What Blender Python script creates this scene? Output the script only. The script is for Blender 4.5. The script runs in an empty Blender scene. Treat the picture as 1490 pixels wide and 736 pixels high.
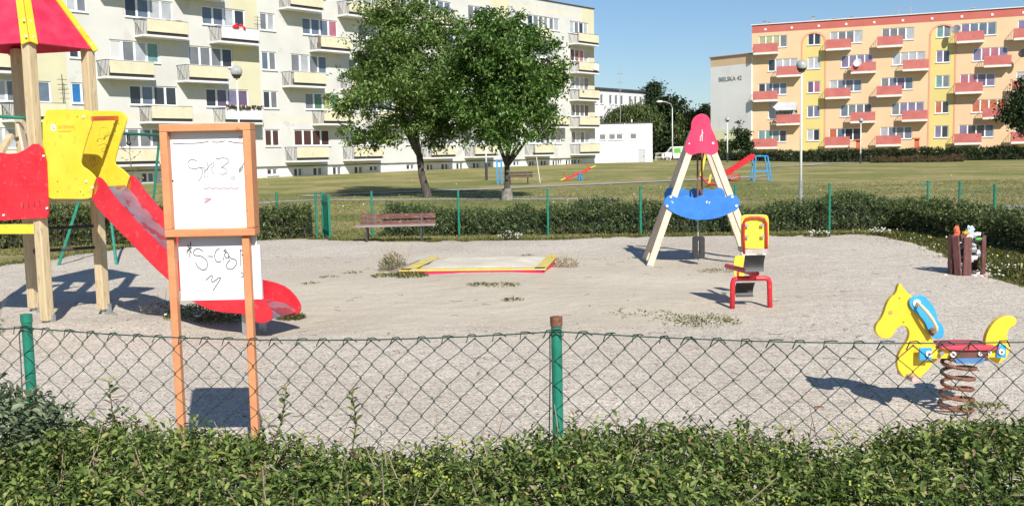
import bpy, math, random
import numpy as np
from mathutils import Vector, Matrix
random.seed(7); rng = np.random.default_rng(7)
sc = bpy.context.scene; COL = sc.collection
R_ = math.radians

# ---------------------------------------------------------------- camera
f = 1450.; HC = 1.7; ROLL = 0.021; cx, cy = 745., 368.; PITCH = math.atan((368 - 223.5) / f)
Fv = np.array([0, math.cos(PITCH), -math.sin(PITCH)]); R0 = np.array([1., 0, 0]); U0 = np.cross(R0, Fv)
Rv = R0 * math.cos(ROLL) - U0 * math.sin(ROLL); Uv = U0 * math.cos(ROLL) + R0 * math.sin(ROLL)
CAM = np.array([0, 0, HC])
cam = bpy.data.cameras.new('camera'); co = bpy.data.objects.new('camera', cam); COL.objects.link(co)
cam.sensor_width = 36; cam.lens = 36 * f / 1490; cam.clip_start = 0.05; cam.clip_end = 3000
co.matrix_world = Matrix(((Rv[0], Uv[0], -Fv[0], 0), (Rv[1], Uv[1], -Fv[1], 0), (Rv[2], Uv[2], -Fv[2], HC), (0, 0, 0, 1)))
sc.camera = co
def ray(x, y): return Fv + Rv * (x - cx) / f - Uv * (y - cy) / f
def P(x, y, Y): r = ray(x, y); return Vector(CAM + r * (Y / r[1]))
def ss(a, b, x):
    t = min(1, max(0, (x - a) / (b - a))); return t * t * (3 - 2 * t)
def T(x, y): return .5 * ss(30, 95, y) * (1 - ss(18, 38, x))
def G(x, y, z=None):
    zz = 0 if z is None else z
    for _ in range(6):
        r = ray(x, y); p = CAM + r * ((zz - HC) / r[2])
        if z is not None: break
        zz = T(p[0], p[1])
    return Vector(p)

# ---------------------------------------------------------------- objects
def tag(o, label=None, cat=None, group=None, kind=None):
    if label: o['label'] = label
    if cat: o['category'] = cat
    if group: o['group'] = group
    if kind: o['kind'] = kind
    return o
def thing(name, loc, label, cat, group=None, rz=0):
    o = bpy.data.objects.new(name, None); COL.objects.link(o); o.empty_display_size = .2
    o.location = loc; o.rotation_euler = (0, 0, rz); return tag(o, label, cat, group)
def frame_of(o):
    m = Matrix.Identity(4); ch = []
    while o is not None: ch.append(o); o = o.parent
    for q in reversed(ch): m = m @ (Matrix.Translation(q.location) @ q.rotation_euler.to_matrix().to_4x4())
    return m
class MB:
    def __init__(s): s.v = []; s.f = []; s.m = []; s.cur = 0
    def add(s, vs, fs):
        b = len(s.v); s.v += [tuple(v) for v in vs]; s.f += [tuple(b + i for i in q) for q in fs]; s.m += [s.cur] * len(fs); return s
    def box(s, c, d, rot=None):
        vs = [Vector((x * d[0] / 2, y * d[1] / 2, z * d[2] / 2)) for z in (-1, 1) for y in (-1, 1) for x in (-1, 1)]
        if rot is not None: vs = [rot @ v for v in vs]
        return s.add([v + Vector(c) for v in vs], [(0, 2, 3, 1), (4, 5, 7, 6), (0, 1, 5, 4), (2, 6, 7, 3), (0, 4, 6, 2), (1, 3, 7, 5)])
    def bb(s, x0, x1, y0, y1, z0, z1): return s.box(((x0 + x1) / 2, (y0 + y1) / 2, (z0 + z1) / 2), (abs(x1 - x0), abs(y1 - y0), abs(z1 - z0)))
    def beam(s, a, b, w, h, side=(0, 0, 1)):
        a = Vector(a); b = Vector(b); d = (b - a).normalized(); sd = Vector(side)
        x = d.cross(sd)
        if x.length < 1e-3: x = d.cross(Vector((1, 0, 0)))
        x.normalize(); y = x.cross(d).normalized()
        vs = [p + x * (i * w / 2) + y * (j * h / 2) for p in (a, b) for i, j in ((-1, -1), (1, -1), (1, 1), (-1, 1))]
        return s.add(vs, [(3, 2, 1, 0), (4, 5, 6, 7), (0, 1, 5, 4), (1, 2, 6, 5), (2, 3, 7, 6), (3, 0, 4, 7)])
    def tube(s, pts, r, n=6, close=False, caps=True):
        pts = [Vector(p) for p in pts]; N = len(pts); rs = r if isinstance(r, (list, tuple)) else [r] * N
        b = len(s.v); prev = None
        for i, p in enumerate(pts):
            if close: d = pts[(i + 1) % N] - pts[i - 1]
            else: d = pts[min(i + 1, N - 1)] - pts[max(i - 1, 0)]
            d.normalize()
            if prev is None:
                x = d.cross(Vector((0, 0, 1)))
                if x.length < .1: x = d.cross(Vector((1, 0, 0)))
            else:
                x = prev - d * prev.dot(d)
                if x.length < 1e-4: x = d.cross(Vector((.3, 1, 0)))
            x.normalize(); prev = x.copy(); y = d.cross(x)
            for k in range(n):
                a = 2 * math.pi * k / n; q = p + (x * math.cos(a) + y * math.sin(a)) * rs[i]; s.v.append(tuple(q))
        M = N if close else N - 1
        for i in range(M):
            j = (i + 1) % N
            for k in range(n):
                l = (k + 1) % n; s.f.append((b + i * n + k, b + i * n + l, b + j * n + l, b + j * n + k)); s.m.append(s.cur)
        if caps and not close:
            s.f.append(tuple(b + k for k in range(n))[::-1]); s.f.append(tuple(b + (N - 1) * n + k for k in range(n))); s.m += [s.cur] * 2
        return s
    def cyl(s, a, b, r, n=12, r2=None): return s.tube([a, b], [r, r if r2 is None else r2], n)
    def sphere(s, c, r, n=12, m=8, sq=(1, 1, 1)):
        c = Vector(c); vs = [c + Vector((0, 0, -r * sq[2]))]
        for j in range(1, m):
            t = math.pi * j / m - math.pi / 2
            for k in range(n):
                a = 2 * math.pi * k / n; vs.append(c + Vector((r * sq[0] * math.cos(t) * math.cos(a), r * sq[1] * math.cos(t) * math.sin(a), r * sq[2] * math.sin(t))))
        vs.append(c + Vector((0, 0, r * sq[2]))); fs = []
        for k in range(n):
            fs.append((0, 1 + (k + 1) % n, 1 + k)); e = 1 + (m - 2) * n; fs.append((len(vs) - 1, e + k, e + (k + 1) % n))
        for j in range(m - 2):
            for k in range(n):
                a = 1 + j * n; l = (k + 1) % n; fs.append((a + k, a + l, a + n + l, a + n + k))
        return s.add(vs, fs)
    def plate(s, pts, off):      # closed outline of 3-D points, extruded by vector off
        n = len(pts); off = Vector(off); a = [Vector(p) for p in pts]; b = [p + off for p in a]
        return s.add(a + b, [tuple(range(n)), tuple(range(2 * n - 1, n - 1, -1))] + [(i, n + i, n + (i + 1) % n, (i + 1) % n) for i in range(n)])
    def build(s, name, mats, parent=None, smooth=False, bevel=0, label=None, cat=None, group=None, kind=None, world=False):
        me = bpy.data.meshes.new(name)
        vs = s.v
        if parent is not None and world:
            inv = frame_of(parent).inverted(); vs = [tuple(inv @ Vector(v)) for v in vs]
        loc = Vector((0, 0, 0))
        if parent is None and vs and not (kind == 'structure'):
            a = np.array(vs); loc = Vector(((a[:, 0].min() + a[:, 0].max()) / 2, (a[:, 1].min() + a[:, 1].max()) / 2, a[:, 2].min())); vs = (a - np.array(loc)).tolist()
        me.from_pydata(vs, [], s.f); me.validate()
        if not isinstance(mats, (list, tuple)): mats = [mats]
        for m in mats: me.materials.append(m)
        if len(mats) > 1 and len(me.polygons) == len(s.m): me.polygons.foreach_set('material_index', s.m)
        if smooth: me.polygons.foreach_set('use_smooth', [True] * len(me.polygons))
        import bmesh
        bm = bmesh.new(); bm.from_mesh(me)
        if len(bm.faces) < 20000: bmesh.ops.recalc_face_normals(bm, faces=bm.faces)
        bm.to_mesh(me); bm.free(); me.update()
        o = bpy.data.objects.new(name, me); COL.objects.link(o); o.location = loc
        if parent is not None: o.parent = parent
        if bevel:
            md = o.modifiers.new('bevel', 'BEVEL'); md.width = bevel; md.segments = 2; md.limit_method = 'ANGLE'
        return tag(o, label, cat, group, kind)
def soup(name, V, F, mats, mi=None, parent=None, **kw):   # numpy triangles/quads
    me = bpy.data.meshes.new(name); n = F.shape[1]
    loc = Vector((0, 0, 0))
    if parent is None and kw.get('kind') != 'structure':
        mn = V.min(0); mx = V.max(0); loc = Vector(((mn[0] + mx[0]) / 2, (mn[1] + mx[1]) / 2, mn[2]))
    elif parent is not None: loc = Vector(parent.location)
    V = V - np.array(loc)
    me.vertices.add(len(V)); me.vertices.foreach_set('co', V.astype(np.float32).ravel())
    me.loops.add(F.size); me.loops.foreach_set('vertex_index', F.astype(np.int32).ravel())
    me.polygons.add(len(F)); me.polygons.foreach_set('loop_start', np.arange(0, F.size, n, dtype=np.int32))
    me.polygons.foreach_set('loop_total', np.full(len(F), n, dtype=np.int32))
    if not isinstance(mats, (list, tuple)): mats = [mats]
    for m in mats: me.materials.append(m)
    if mi is not None: me.polygons.foreach_set('material_index', mi.astype(np.int32))
    me.update(calc_edges=True)
    o = bpy.data.objects.new(name, me); COL.objects.link(o)
    if parent is None: o.location = loc
    else: o.parent = parent
    return tag(o, **kw)

# ---------------------------------------------------------------- materials
def srgb(h):
    h = h.lstrip('#'); c = [int(h[i:i + 2], 16) / 255 for i in (0, 2, 4)]
    return tuple((x / 12.92 if x <= .04045 else ((x + .055) / 1.055) ** 2.4) for x in c) + (1,)
def C(c): return srgb(c) if isinstance(c, str) else tuple(c) + (1,) if len(c) == 3 else c
def M(name, c1, c2=None, scale=8, rough=.7, bump=0, bscale=None, metal=0, c3=None, s3=60, t3=.62, spec=.5, stretch=None, coat=0):
    m = bpy.data.materials.new(name); m.use_nodes = True; nt = m.node_tree; N = nt.nodes; L = nt.links
    b = N['Principled BSDF']; b.inputs['Roughness'].default_value = rough; b.inputs['Metallic'].default_value = metal
    b.inputs['Specular IOR Level'].default_value = spec; b.inputs['Coat Weight'].default_value = coat
    tc = N.new('ShaderNodeTexCoord'); vec = tc.outputs['Object']
    if stretch:
        mp = N.new('ShaderNodeMapping'); mp.inputs['Scale'].default_value = stretch; L.new(vec, mp.inputs['Vector']); vec = mp.outputs['Vector']
    if c2 is None: b.inputs['Base Color'].default_value = C(c1); col = None
    else:
        n = N.new('ShaderNodeTexNoise'); n.inputs['Scale'].default_value = scale; n.inputs['Detail'].default_value = 6; L.new(vec, n.inputs['Vector'])
        r = N.new('ShaderNodeValToRGB'); r.color_ramp.elements[0].position = .35; r.color_ramp.elements[1].position = .68
        r.color_ramp.elements[0].color = C(c1); r.color_ramp.elements[1].color = C(c2); L.new(n.outputs['Fac'], r.inputs['Fac']); col = r.outputs['Color']
        if c3 is not None:
            n2 = N.new('ShaderNodeTexNoise'); n2.inputs['Scale'].default_value = s3; n2.inputs['Detail'].default_value = 4; L.new(vec, n2.inputs['Vector'])
            r2 = N.new('ShaderNodeValToRGB'); r2.color_ramp.elements[0].position = t3; r2.color_ramp.elements[1].position = t3 + .05
            L.new(n2.outputs['Fac'], r2.inputs['Fac']); mx = N.new('ShaderNodeMixRGB'); L.new(r2.outputs['Color'], mx.inputs['Fac'])
            L.new(col, mx.inputs['Color1']); mx.inputs['Color2'].default_value = C(c3); col = mx.outputs['Color']
        L.new(col, b.inputs['Base Color'])
    if bump:
        n3 = N.new('ShaderNodeTexNoise'); n3.inputs['Scale'].default_value = bscale or scale * 4; n3.inputs['Detail'].default_value = 5; L.new(vec, n3.inputs['Vector'])
        bp = N.new('ShaderNodeBump'); bp.inputs['Strength'].default_value = bump; bp.inputs['Distance'].default_value = .02
        L.new(n3.outputs['Fac'], bp.inputs['Height']); L.new(bp.outputs['Normal'], b.inputs['Normal'])
    return m
def leafmat(name, cols, rough=.5, trans=.3, spec=.35):
    m = bpy.data.materials.new(name); m.use_nodes = True; nt = m.node_tree; N = nt.nodes; L = nt.links; b = N['Principled BSDF']
    g = N.new('ShaderNodeNewGeometry'); r = N.new('ShaderNodeValToRGB'); cr = r.color_ramp; L.new(g.outputs['Random Per Island'], r.inputs['Fac'])
    k = len(cols)
    cr.elements[0].position = 0; cr.elements[0].color = C(cols[0][1]); cr.elements[1].position = 1; cr.elements[1].color = C(cols[-1][1])
    for p, c in cols[1:-1]: cr.elements.new(p).color = C(c)
    L.new(r.outputs['Color'], b.inputs['Base Color']); b.inputs['Roughness'].default_value = rough; b.inputs['Specular IOR Level'].default_value = spec
    if trans:
        t = N.new('ShaderNodeBsdfTranslucent'); L.new(r.outputs['Color'], t.inputs['Color']); mx = N.new('ShaderNodeMixShader'); mx.inputs['Fac'].default_value = trans
        L.new(b.outputs['BSDF'], mx.inputs[1]); L.new(t.outputs['BSDF'], mx.inputs[2]); L.new(mx.outputs['Shader'], N['Material Output'].inputs['Surface'])
    return m
def boards(name, c1, c2, c3, rough=.75):   # wood with long grain
    return M(name, c1, c2, scale=3, rough=rough, bump=.25, bscale=30, c3=c3, s3=9, t3=.6, stretch=(6, 6, .7))

red = M('red_panel', (.56, .016, .030), (.66, .030, .045), 5, .42, .05, 60, c3=(.60, .06, .07), s3=22, t3=.60)
pinkred = M('faded_red_roof', (.58, .02, .065), (.68, .05, .11), 6, .6, .05, 30, c3=(.42, .02, .05), s3=30, t3=.66)
apexred = M('bright_red_plate', (.74, .022, .09), (.80, .04, .12), 4, .45)
yellow = M('yellow_panel', (.74, .57, .035), (.80, .64, .06), 4, .42, .04, 40, c3=(.66, .50, .06), s3=14, t3=.60)
yellowo = M('horse_yellow', (.80, .52, .025), (.85, .58, .04), 4, .42, .03, 40, c3=(.72, .46, .05), s3=18, t3=.61)
blue = M('blue_panel', (.02, .15, .50), (.03, .20, .58), 6, .5, .05, 40, c3=(.035, .20, .53), s3=40, t3=.60)
lblue = M('light_blue_panel', (.03, .30, .62), (.05, .36, .70), 5, .45)
wood = boards('pale_larch_post', (.50, .39, .23), (.60, .49, .31), (.40, .30, .17))
woodd = boards('weathered_timber', (.28, .21, .14), (.36, .28, .19), (.20, .15, .10))
woodp = boards('pale_frame_timber', (.62, .50, .38), (.72, .60, .47), (.52, .42, .32))
orange = M('orange_paint', (.58, .23, .10), (.66, .29, .13), 10, .6, .1, 50, c3=(.50, .16, .06), s3=35, t3=.66)
greenm = M('green_post_paint', (.012, .17, .11), (.02, .23, .15), 14, .45, .1, 60, c3=(.25, .10, .05), s3=16, t3=.70)
rust = M('rusty_spring', (.16, .06, .035), (.24, .10, .06), 25, .6, .3, 90, c3=(.36, .17, .10), s3=60, t3=.6)
dark = M('dark_rubber', (.018, .018, .02), (.035, .034, .036), 20, .55)
steel = M('stainless_chute', (.40, .40, .44), (.55, .54, .57), 8, .3, .05, 40, metal=.85, c3=(.25, .2, .2), s3=12, t3=.62)
steelr = M('worn_red_stained_chute', (.30, .29, .34), (.44, .40, .45), 5, .35, .05, 40, metal=.6, c3=(.42, .12, .14), s3=6, t3=.54, stretch=(1, 1, 1))
galv = M('galvanised_steel', (.36, .37, .38), (.48, .49, .5), 15, .45, 0, metal=.6)
capw = M('white_plastic_cap', (.78, .76, .72), (.85, .83, .8), 20, .4)
whitep = M('white_paint', (.68, .68, .67), (.75, .75, .74), 4, .6, .03, 30)
boardw = M('white_board', (.80, .80, .82), (.86, .86, .87), 3, .35, 0, c3=(.74, .73, .75), s3=6, t3=.66)
ink = M('marker_ink', (.04, .04, .045), None, rough=.6)
inkr = M('reddish_scrawl', (.62, .30, .33), None, rough=.7)
inkg = M('faint_grey_ink', (.30, .30, .33), None, rough=.7)
wire = M('green_coated_wire', (.016, .045, .035), (.03, .075, .055), 40, .5)
wire2 = M('thin_fence_wire', (.03, .13, .09), (.05, .17, .12), 30, .5)
benchw = M('flaking_red_bench_paint', (.11, .042, .036), (.17, .068, .056), 6, .75, .3, 40, c3=(.36, .27, .23), s3=14, t3=.60, stretch=(.8, 5, 5))
benchg = M('bare_grey_board', (.26, .20, .175), (.34, .28, .25), 6, .8, .3, 40, c3=(.28, .14, .12), s3=12, t3=.58, stretch=(.8, 5, 5))
iron = M('dark_iron', (.03, .03, .032), (.05, .045, .045), 20, .55)
binw = M('brown_bin_slat', (.12, .045, .04), (.20, .08, .07), 8, .7, .3, 40, c3=(.34, .22, .19), s3=20, t3=.63, stretch=(3, 3, .6))
bark = M('tree_bark', (.05, .042, .035), (.12, .10, .085), 9, .9, .8, 30, stretch=(2, 2, .5))
plaster = M('cream_white_plaster', (.545, .545, .51), (.63, .63, .59), .35, .9, .15, 40, c3=(.52, .52, .48), s3=.8, t3=.60)
plastery = M('pale_yellow_plaster', (.57, .54, .37), (.62, .59, .41), .6, .9, .15, 40)
plasterc = M('cream_band_plaster', (.59, .57, .47), (.63, .61, .51), .6, .9)
parap = M('cream_balcony_panel', (.60, .56, .39), (.66, .62, .45), 1.5, .8, .05, 20, c3=(.52, .48, .34), s3=4, t3=.64)
peach = M('peach_plaster', (.65, .47, .285), (.70, .51, .315), .4, .9, .05, 20)
lemon = M('lemon_plaster', (.60, .50, .18), (.65, .54, .21), .4, .9)
coral = M('coral_plaster', (.46, .12, .095), (.50, .14, .115), .5, .85)
coralb = M('coral_balcony_panel', (.47, .13, .115), (.53, .17, .15), 1.2, .8, c3=(.42, .12, .11), s3=3, t3=.62)
archp = M('pink_arch_line', (.66, .30, .20), (.70, .33, .22), 1, .9)
grayw = M('pale_grey_gable', (.74, .74, .70), (.80, .80, .76), .3, .9, .05, 10, c3=(.70, .70, .66), s3=.5, t3=.6)
limew = M('pale_lime_plaster', (.74, .74, .46), (.78, .78, .50), .4, .9)
roofd = M('roof_felt', (.05, .05, .055), (.08, .08, .085), 2, .9)
framew = M('white_window_frame', (.80, .81, .82), None, rough=.4)
def pane(n, c, r=.12): return M(n, c, tuple(x * .72 for x in c), 1.3, r, spec=.7, coat=.4)
PN = dict(w=pane('net_curtain_glass', (.45, .47, .49)), g=pane('grey_glass', (.18, .19, .20)), d=pane('dark_glass', (.035, .04, .05)), b=pane('bluish_glass', (.13, .17, .23)),
          t=pane('teal_curtain_glass', (.15, .30, .27)), l=pane('lime_curtain_glass', (.42, .45, .20)), o=pane('orange_blind_glass', (.52, .15, .06)), p=pane('purple_curtain_glass', (.14, .09, .16)),
          v=pane('violet_curtain_glass', (.20, .17, .28)), r=pane('pink_curtain_glass', (.42, .14, .18)), B=pane('blue_blind_glass', (.02, .17, .45)), s=M('brown_roller_shutter', (.055, .024, .02), (.08, .035, .03), 3, .6, .3, 1, stretch=(1, 1, 60)),
          G=pane('green_film_glass', (.06, .18, .09)), L=M('pale_shutter', (.55, .55, .54), (.6, .6, .59), 3, .6))
PK = list(PN.keys()); PM = [PN[k] for k in PK]
leaf_near = leafmat('hedge_leaf', [(0, (.035, .060, .015)), (.2, (.075, .125, .028)), (.5, (.15, .215, .048)), (.78, (.25, .32, .08)), (.91, (.36, .42, .13)), (.955, (.42, .34, .14)), (.975, (.22, .15, .09)), (1, (.12, .08, .05))], .5, .34, .32)
leaf_grey = leafmat('grey_leaf', [(0, (.05, .075, .035)), (.5, (.15, .195, .10)), (1, (.30, .35, .22))], .5, .25, .35)
leaf_far = leafmat('far_hedge_leaf', [(0, (.04, .065, .02)), (.5, (.12, .165, .05)), (.85, (.20, .25, .09)), (1, (.30, .30, .16))], .5, .25)
leaf_t1 = leafmat('olive_tree_leaf', [(0, (.06, .12, .025)), (.5, (.20, .31, .08)), (.85, (.33, .45, .135)), (1, (.48, .56, .26))], .45, .48, .4)
leaf_t2 = leafmat('green_tree_leaf', [(0, (.045, .105, .02)), (.5, (.145, .265, .06)), (.85, (.24, .38, .10)), (1, (.37, .49, .18))], .45, .48, .4)
leaf_dk = leafmat('dark_tree_leaf', [(0, (.016, .032, .014)), (.5, (.04, .07, .028)), (1, (.085, .13, .05))], .6, .2)
leaf_wl = leafmat('willow_leaf', [(0, (.04, .07, .015)), (.5, (.10, .14, .04)), (1, (.17, .21, .07))], .6, .25)
grassm = leafmat('grass_blade', [(0, (.05, .085, .015)), (.45, (.15, .18, .045)), (.75, (.25, .24, .09)), (1, (.42, .35, .18))], .7, .25, .2)
drym = leafmat('dry_stalk', [(0, (.20, .16, .08)), (.5, (.36, .30, .18)), (1, (.55, .46, .34))], .8, .2, .1)
petal = M('white_petal', (.75, .75, .70)); petaly = M('yellow_petal', (.75, .62, .04)); berrym = leafmat('yellow_green_bud', [(0, (.30, .36, .05)), (1, (.58, .60, .12))], .5, .1)
twigm = M('twig', (.10, .065, .04), (.17, .12, .08), 30, .9)

# ground materials
def ground_mat():
    m = bpy.data.materials.new('dry_lawn'); m.use_nodes = True; nt = m.node_tree; N = nt.nodes; L = nt.links; b = N['Principled BSDF']; b.inputs['Roughness'].default_value = .95; b.inputs['Specular IOR Level'].default_value = .15
    tc = N.new('ShaderNodeTexCoord')
    def noise(s, d=6, st=None):
        n = N.new('ShaderNodeTexNoise'); n.inputs['Scale'].default_value = s; n.inputs['Detail'].default_value = d; n.inputs['Roughness'].default_value = .65
        v = tc.outputs['Object']
        if st: mp = N.new('ShaderNodeMapping'); mp.inputs['Scale'].default_value = st; L.new(v, mp.inputs['Vector']); v = mp.outputs['Vector']
        L.new(v, n.inputs['Vector']); return n.outputs['Fac']
    def ramp(fac, els):
        r = N.new('ShaderNodeValToRGB'); r.color_ramp.elements[0].position = els[0][0]; r.color_ramp.elements[0].color = C(els[0][1]); r.color_ramp.elements[1].position = els[-1][0]; r.color_ramp.elements[1].color = C(els[-1][1])
        for p, c in els[1:-1]: r.color_ramp.elements.new(p).color = C(c)
        L.new(fac, r.inputs['Fac']); return r.outputs['Color']
    a = ramp(noise(.16, 7), [(.40, (.14, .175, .05)), (.49, (.25, .235, .09)), (.57, (.46, .35, .18))])
    c = ramp(noise(2.2, 8), [(.35, (.13, .15, .045)), (.55, (.22, .22, .08)), (.7, (.38, .31, .17))])
    mx = N.new('ShaderNodeMixRGB'); mx.inputs['Fac'].default_value = .55; L.new(a, mx.inputs['Color1']); L.new(c, mx.inputs['Color2'])
    g = ramp(noise(18, 4), [(.3, (.62, .62, .6)), (.7, (1.45, 1.45, 1.4))])
    mu = N.new('ShaderNodeMixRGB'); mu.blend_type = 'MULTIPLY'; mu.inputs['Fac'].default_value = .8; L.new(mx.outputs['Color'], mu.inputs['Color1']); L.new(g, mu.inputs['Color2'])
    L.new(mu.outputs['Color'], b.inputs['Base Color'])
    bp = N.new('ShaderNodeBump'); bp.inputs['Strength'].default_value = .8; bp.inputs['Distance'].default_value = .06; L.new(noise(12, 6), bp.inputs['Height']); L.new(bp.outputs['Normal'], b.inputs['Normal'])
    return m
def gravel_mat():
    m = bpy.data.materials.new('pale_gravel'); m.use_nodes = True; nt = m.node_tree; N = nt.nodes; L = nt.links; b = N['Principled BSDF']; b.inputs['Roughness'].default_value = .9; b.inputs['Specular IOR Level'].default_value = .25
    tc = N.new('ShaderNodeTexCoord'); O = tc.outputs['Object']
    v = N.new('ShaderNodeTexVoronoi'); v.inputs['Scale'].default_value = 75; L.new(O, v.inputs['Vector'])
    hs = N.new('ShaderNodeSeparateColor'); L.new(v.outputs['Color'], hs.inputs['Color'])
    r = N.new('ShaderNodeValToRGB'); e = r.color_ramp; e.elements[0].position = 0; e.elements[0].color = (.26, .22, .18, 1); e.elements[1].position = 1; e.elements[1].color = (.80, .75, .67, 1)
    for p, c in ((.12, (.42, .375, .315, 1)), (.5, (.57, .515, .435, 1)), (.85, (.63, .57, .485, 1))): e.elements.new(p).color = c
    L.new(hs.outputs[0], r.inputs['Fac'])
    # sandy mask
    n = N.new('ShaderNodeTexNoise'); n.inputs['Scale'].default_value = .9; n.inputs['Detail'].default_value = 5; L.new(O, n.inputs['Vector'])
    gp = N.new('ShaderNodeVectorMath'); gp.operation = 'DISTANCE'; L.new(O, gp.inputs[0]); gp.inputs[1].default_value = (-.2, 12.6, 0)
    ma = N.new('ShaderNodeMapRange'); ma.inputs['From Min'].default_value = 4.6; ma.inputs['From Max'].default_value = 1.4; L.new(gp.outputs['Value'], ma.inputs['Value'])
    ad = N.new('ShaderNodeMath'); ad.operation = 'ADD'; L.new(ma.outputs['Result'], ad.inputs[0]); L.new(n.outputs['Fac'], ad.inputs[1])
    r2 = N.new('ShaderNodeValToRGB'); r2.color_ramp.elements[0].position = .62; r2.color_ramp.elements[1].position = 1.0; r2.color_ramp.elements[1].color = (.72, .72, .72, 1); L.new(ad.outputs['Value'], r2.inputs['Fac'])
    ns = N.new('ShaderNodeTexNoise'); ns.inputs['Scale'].default_value = 55; ns.inputs['Detail'].default_value = 8; L.new(O, ns.inputs['Vector'])
    rs = N.new('ShaderNodeValToRGB'); rs.color_ramp.elements[0].position = .3; rs.color_ramp.elements[1].position = .7; rs.color_ramp.elements[0].color = (.50, .45, .355, 1); rs.color_ramp.elements[1].color = (.60, .54, .43, 1); L.new(ns.outputs['Fac'], rs.inputs['Fac'])
    mx = N.new('ShaderNodeMixRGB'); L.new(r2.outputs['Color'], mx.inputs['Fac']); L.new(r.outputs['Color'], mx.inputs['Color1']); L.new(rs.outputs['Color'], mx.inputs['Color2'])
    # broad tone
    nb = N.new('ShaderNodeTexNoise'); nb.inputs['Scale'].default_value = .45; nb.inputs['Detail'].default_value = 7; L.new(O, nb.inputs['Vector'])
    rb = N.new('ShaderNodeValToRGB'); rb.color_ramp.elements[0].position = .35; rb.color_ramp.elements[1].position = .65; rb.color_ramp.elements[0].color = (.90, .87, .84, 1); rb.color_ramp.elements[1].color = (1.04, 1.03, 1.02, 1); L.new(nb.outputs['Fac'], rb.inputs['Fac'])
    mu = N.new('ShaderNodeMixRGB'); mu.blend_type = 'MULTIPLY'; mu.inputs['Fac'].default_value = 1; L.new(mx.outputs['Color'], mu.inputs['Color1']); L.new(rb.outputs['Color'], mu.inputs['Color2'])
    L.new(mu.outputs['Color'], b.inputs['Base Color'])
    bp = N.new('ShaderNodeBump'); bp.inputs['Strength'].default_value = .55; bp.inputs['Distance'].default_value = .012; bp.invert = True; L.new(v.outputs['Distance'], bp.inputs['Height'])
    bp2 = N.new('ShaderNodeBump'); bp2.inputs['Strength'].default_value = .5; bp2.inputs['Distance'].default_value = .06; n5 = N.new('ShaderNodeTexNoise'); n5.inputs['Scale'].default_value = 4; n5.inputs['Detail'].default_value = 6; L.new(O, n5.inputs['Vector'])
    L.new(n5.outputs['Fac'], bp2.inputs['Height']); L.new(bp.outputs['Normal'], bp2.inputs['Normal']); L.new(bp2.outputs['Normal'], b.inputs['Normal'])
    return m
lawn = ground_mat(); gravel = gravel_mat()
asph = M('pale_path_paving', (.30, .28, .26), (.36, .34, .31), 6, .95, .2, 40)
sandm = M('box_sand', (.52, .48, .39), (.62, .57, .47), 3, .95, .5, 25, c3=(.34, .30, .25), s3=40, t3=.66)

# ---------------------------------------------------------------- ground
def sheet(name, xs, ys, zf, mat, keep=None, **kw):
    mb = MB(); nx = len(xs)
    for y in ys:
        for x in xs: mb.v.append((x, y, zf(x, y)))
    for j in range(len(ys) - 1):
        for i in range(nx - 1):
            if keep and not keep((xs[i] + xs[i + 1]) / 2, (ys[j] + ys[j + 1]) / 2): continue
            mb.f.append((j * nx + i, j * nx + i + 1, (j + 1) * nx + i + 1, (j + 1) * nx + i)); mb.m.append(0)
    return mb.build(name, mat, smooth=True, kind='structure', **kw)
xs = [-2000, -900, -400, -200] + list(np.arange(-120, 121, 4)) + [200, 400, 900, 2000]
ys = [-200, -60] + list(np.arange(-20, 200, 4)) + [260, 400, 900, 2500]
sheet('ground', xs, ys, lambda x, y: T(x, y) - .0, lawn)
# gravel outline (world), wavy edge
edge = [(-11, 15.2), (-8.55, 16.3), (-7.2, 20.3), (-5.2, 20.7), (-3.9, 20.4), (-2.2, 19.4), (0, 19.3), (2.6, 19.4), (6.9, 18.9), (7.0, 17.2), (6.5, 14.6), (6.1, 12.4), (6.2, 9.5), (6.6, 5), (6.6, 1.2), (-11, 1.2)]
def dens(pts, step=.25, amp=.12):
    out = []
    for i in range(len(pts)):
        a = Vector(pts[i]); b = Vector(pts[(i + 1) % len(pts)]); n = max(1, int((b - a).length / step)); d = (b - a).normalized(); nn = Vector((-d.y, d.x))
        for k in range(n):
            p = a + (b - a) * (k / n); out.append(p + nn * amp * (math.sin(p.x * 3.1 + p.y * 2) * .5 + random.uniform(-.5, .5)))
    return out
gp = dens(edge)
def inside(x, y, poly=edge):
    c = False; j = len(poly) - 1
    for i in range(len(poly)):
        xi, yi = poly[i]; xj, yj = poly[j]
        if (yi > y) != (yj > y) and x < (xj - xi) * (y - yi) / (yj - yi) + xi: c = not c
        j = i
    return c
def gz(x, y):
    m = .085 * math.exp(-(((x + .6) / 2.0) ** 2 + ((y - 12.95) / 1.3) ** 2)) + .07 * math.exp(-(((x - 1.9) / 2.4) ** 2 + ((y - 10.9) / .8) ** 2)) * .4
    m += .05 * math.exp(-(((x + 4.0) / 1.0) ** 2 + ((y - 10.1) / .5) ** 2))
    for hx, hy, hr in ((2.75, 14.9, .8), (2.5, 10.4, .55), (2.8, 6.2, .45), (-2.2, 9.9, .5), (-4.9, 10.9, .6)): m -= .035 * math.exp(-(((x - hx) / hr) ** 2 + ((y - hy) / hr) ** 2))
    return max(.012, .040 + m + .010 * math.sin(x * 2.3 + y) * math.sin(y * 1.9 - x * .7) + .006 * math.sin(x * 7.1 + y * 3) * math.sin(y * 6.3 - x * 2))
import bmesh
from mathutils.geometry import delaunay_2d_cdt
pts = [Vector((p[0], p[1])) for p in gp]; nb = len(pts)
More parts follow.
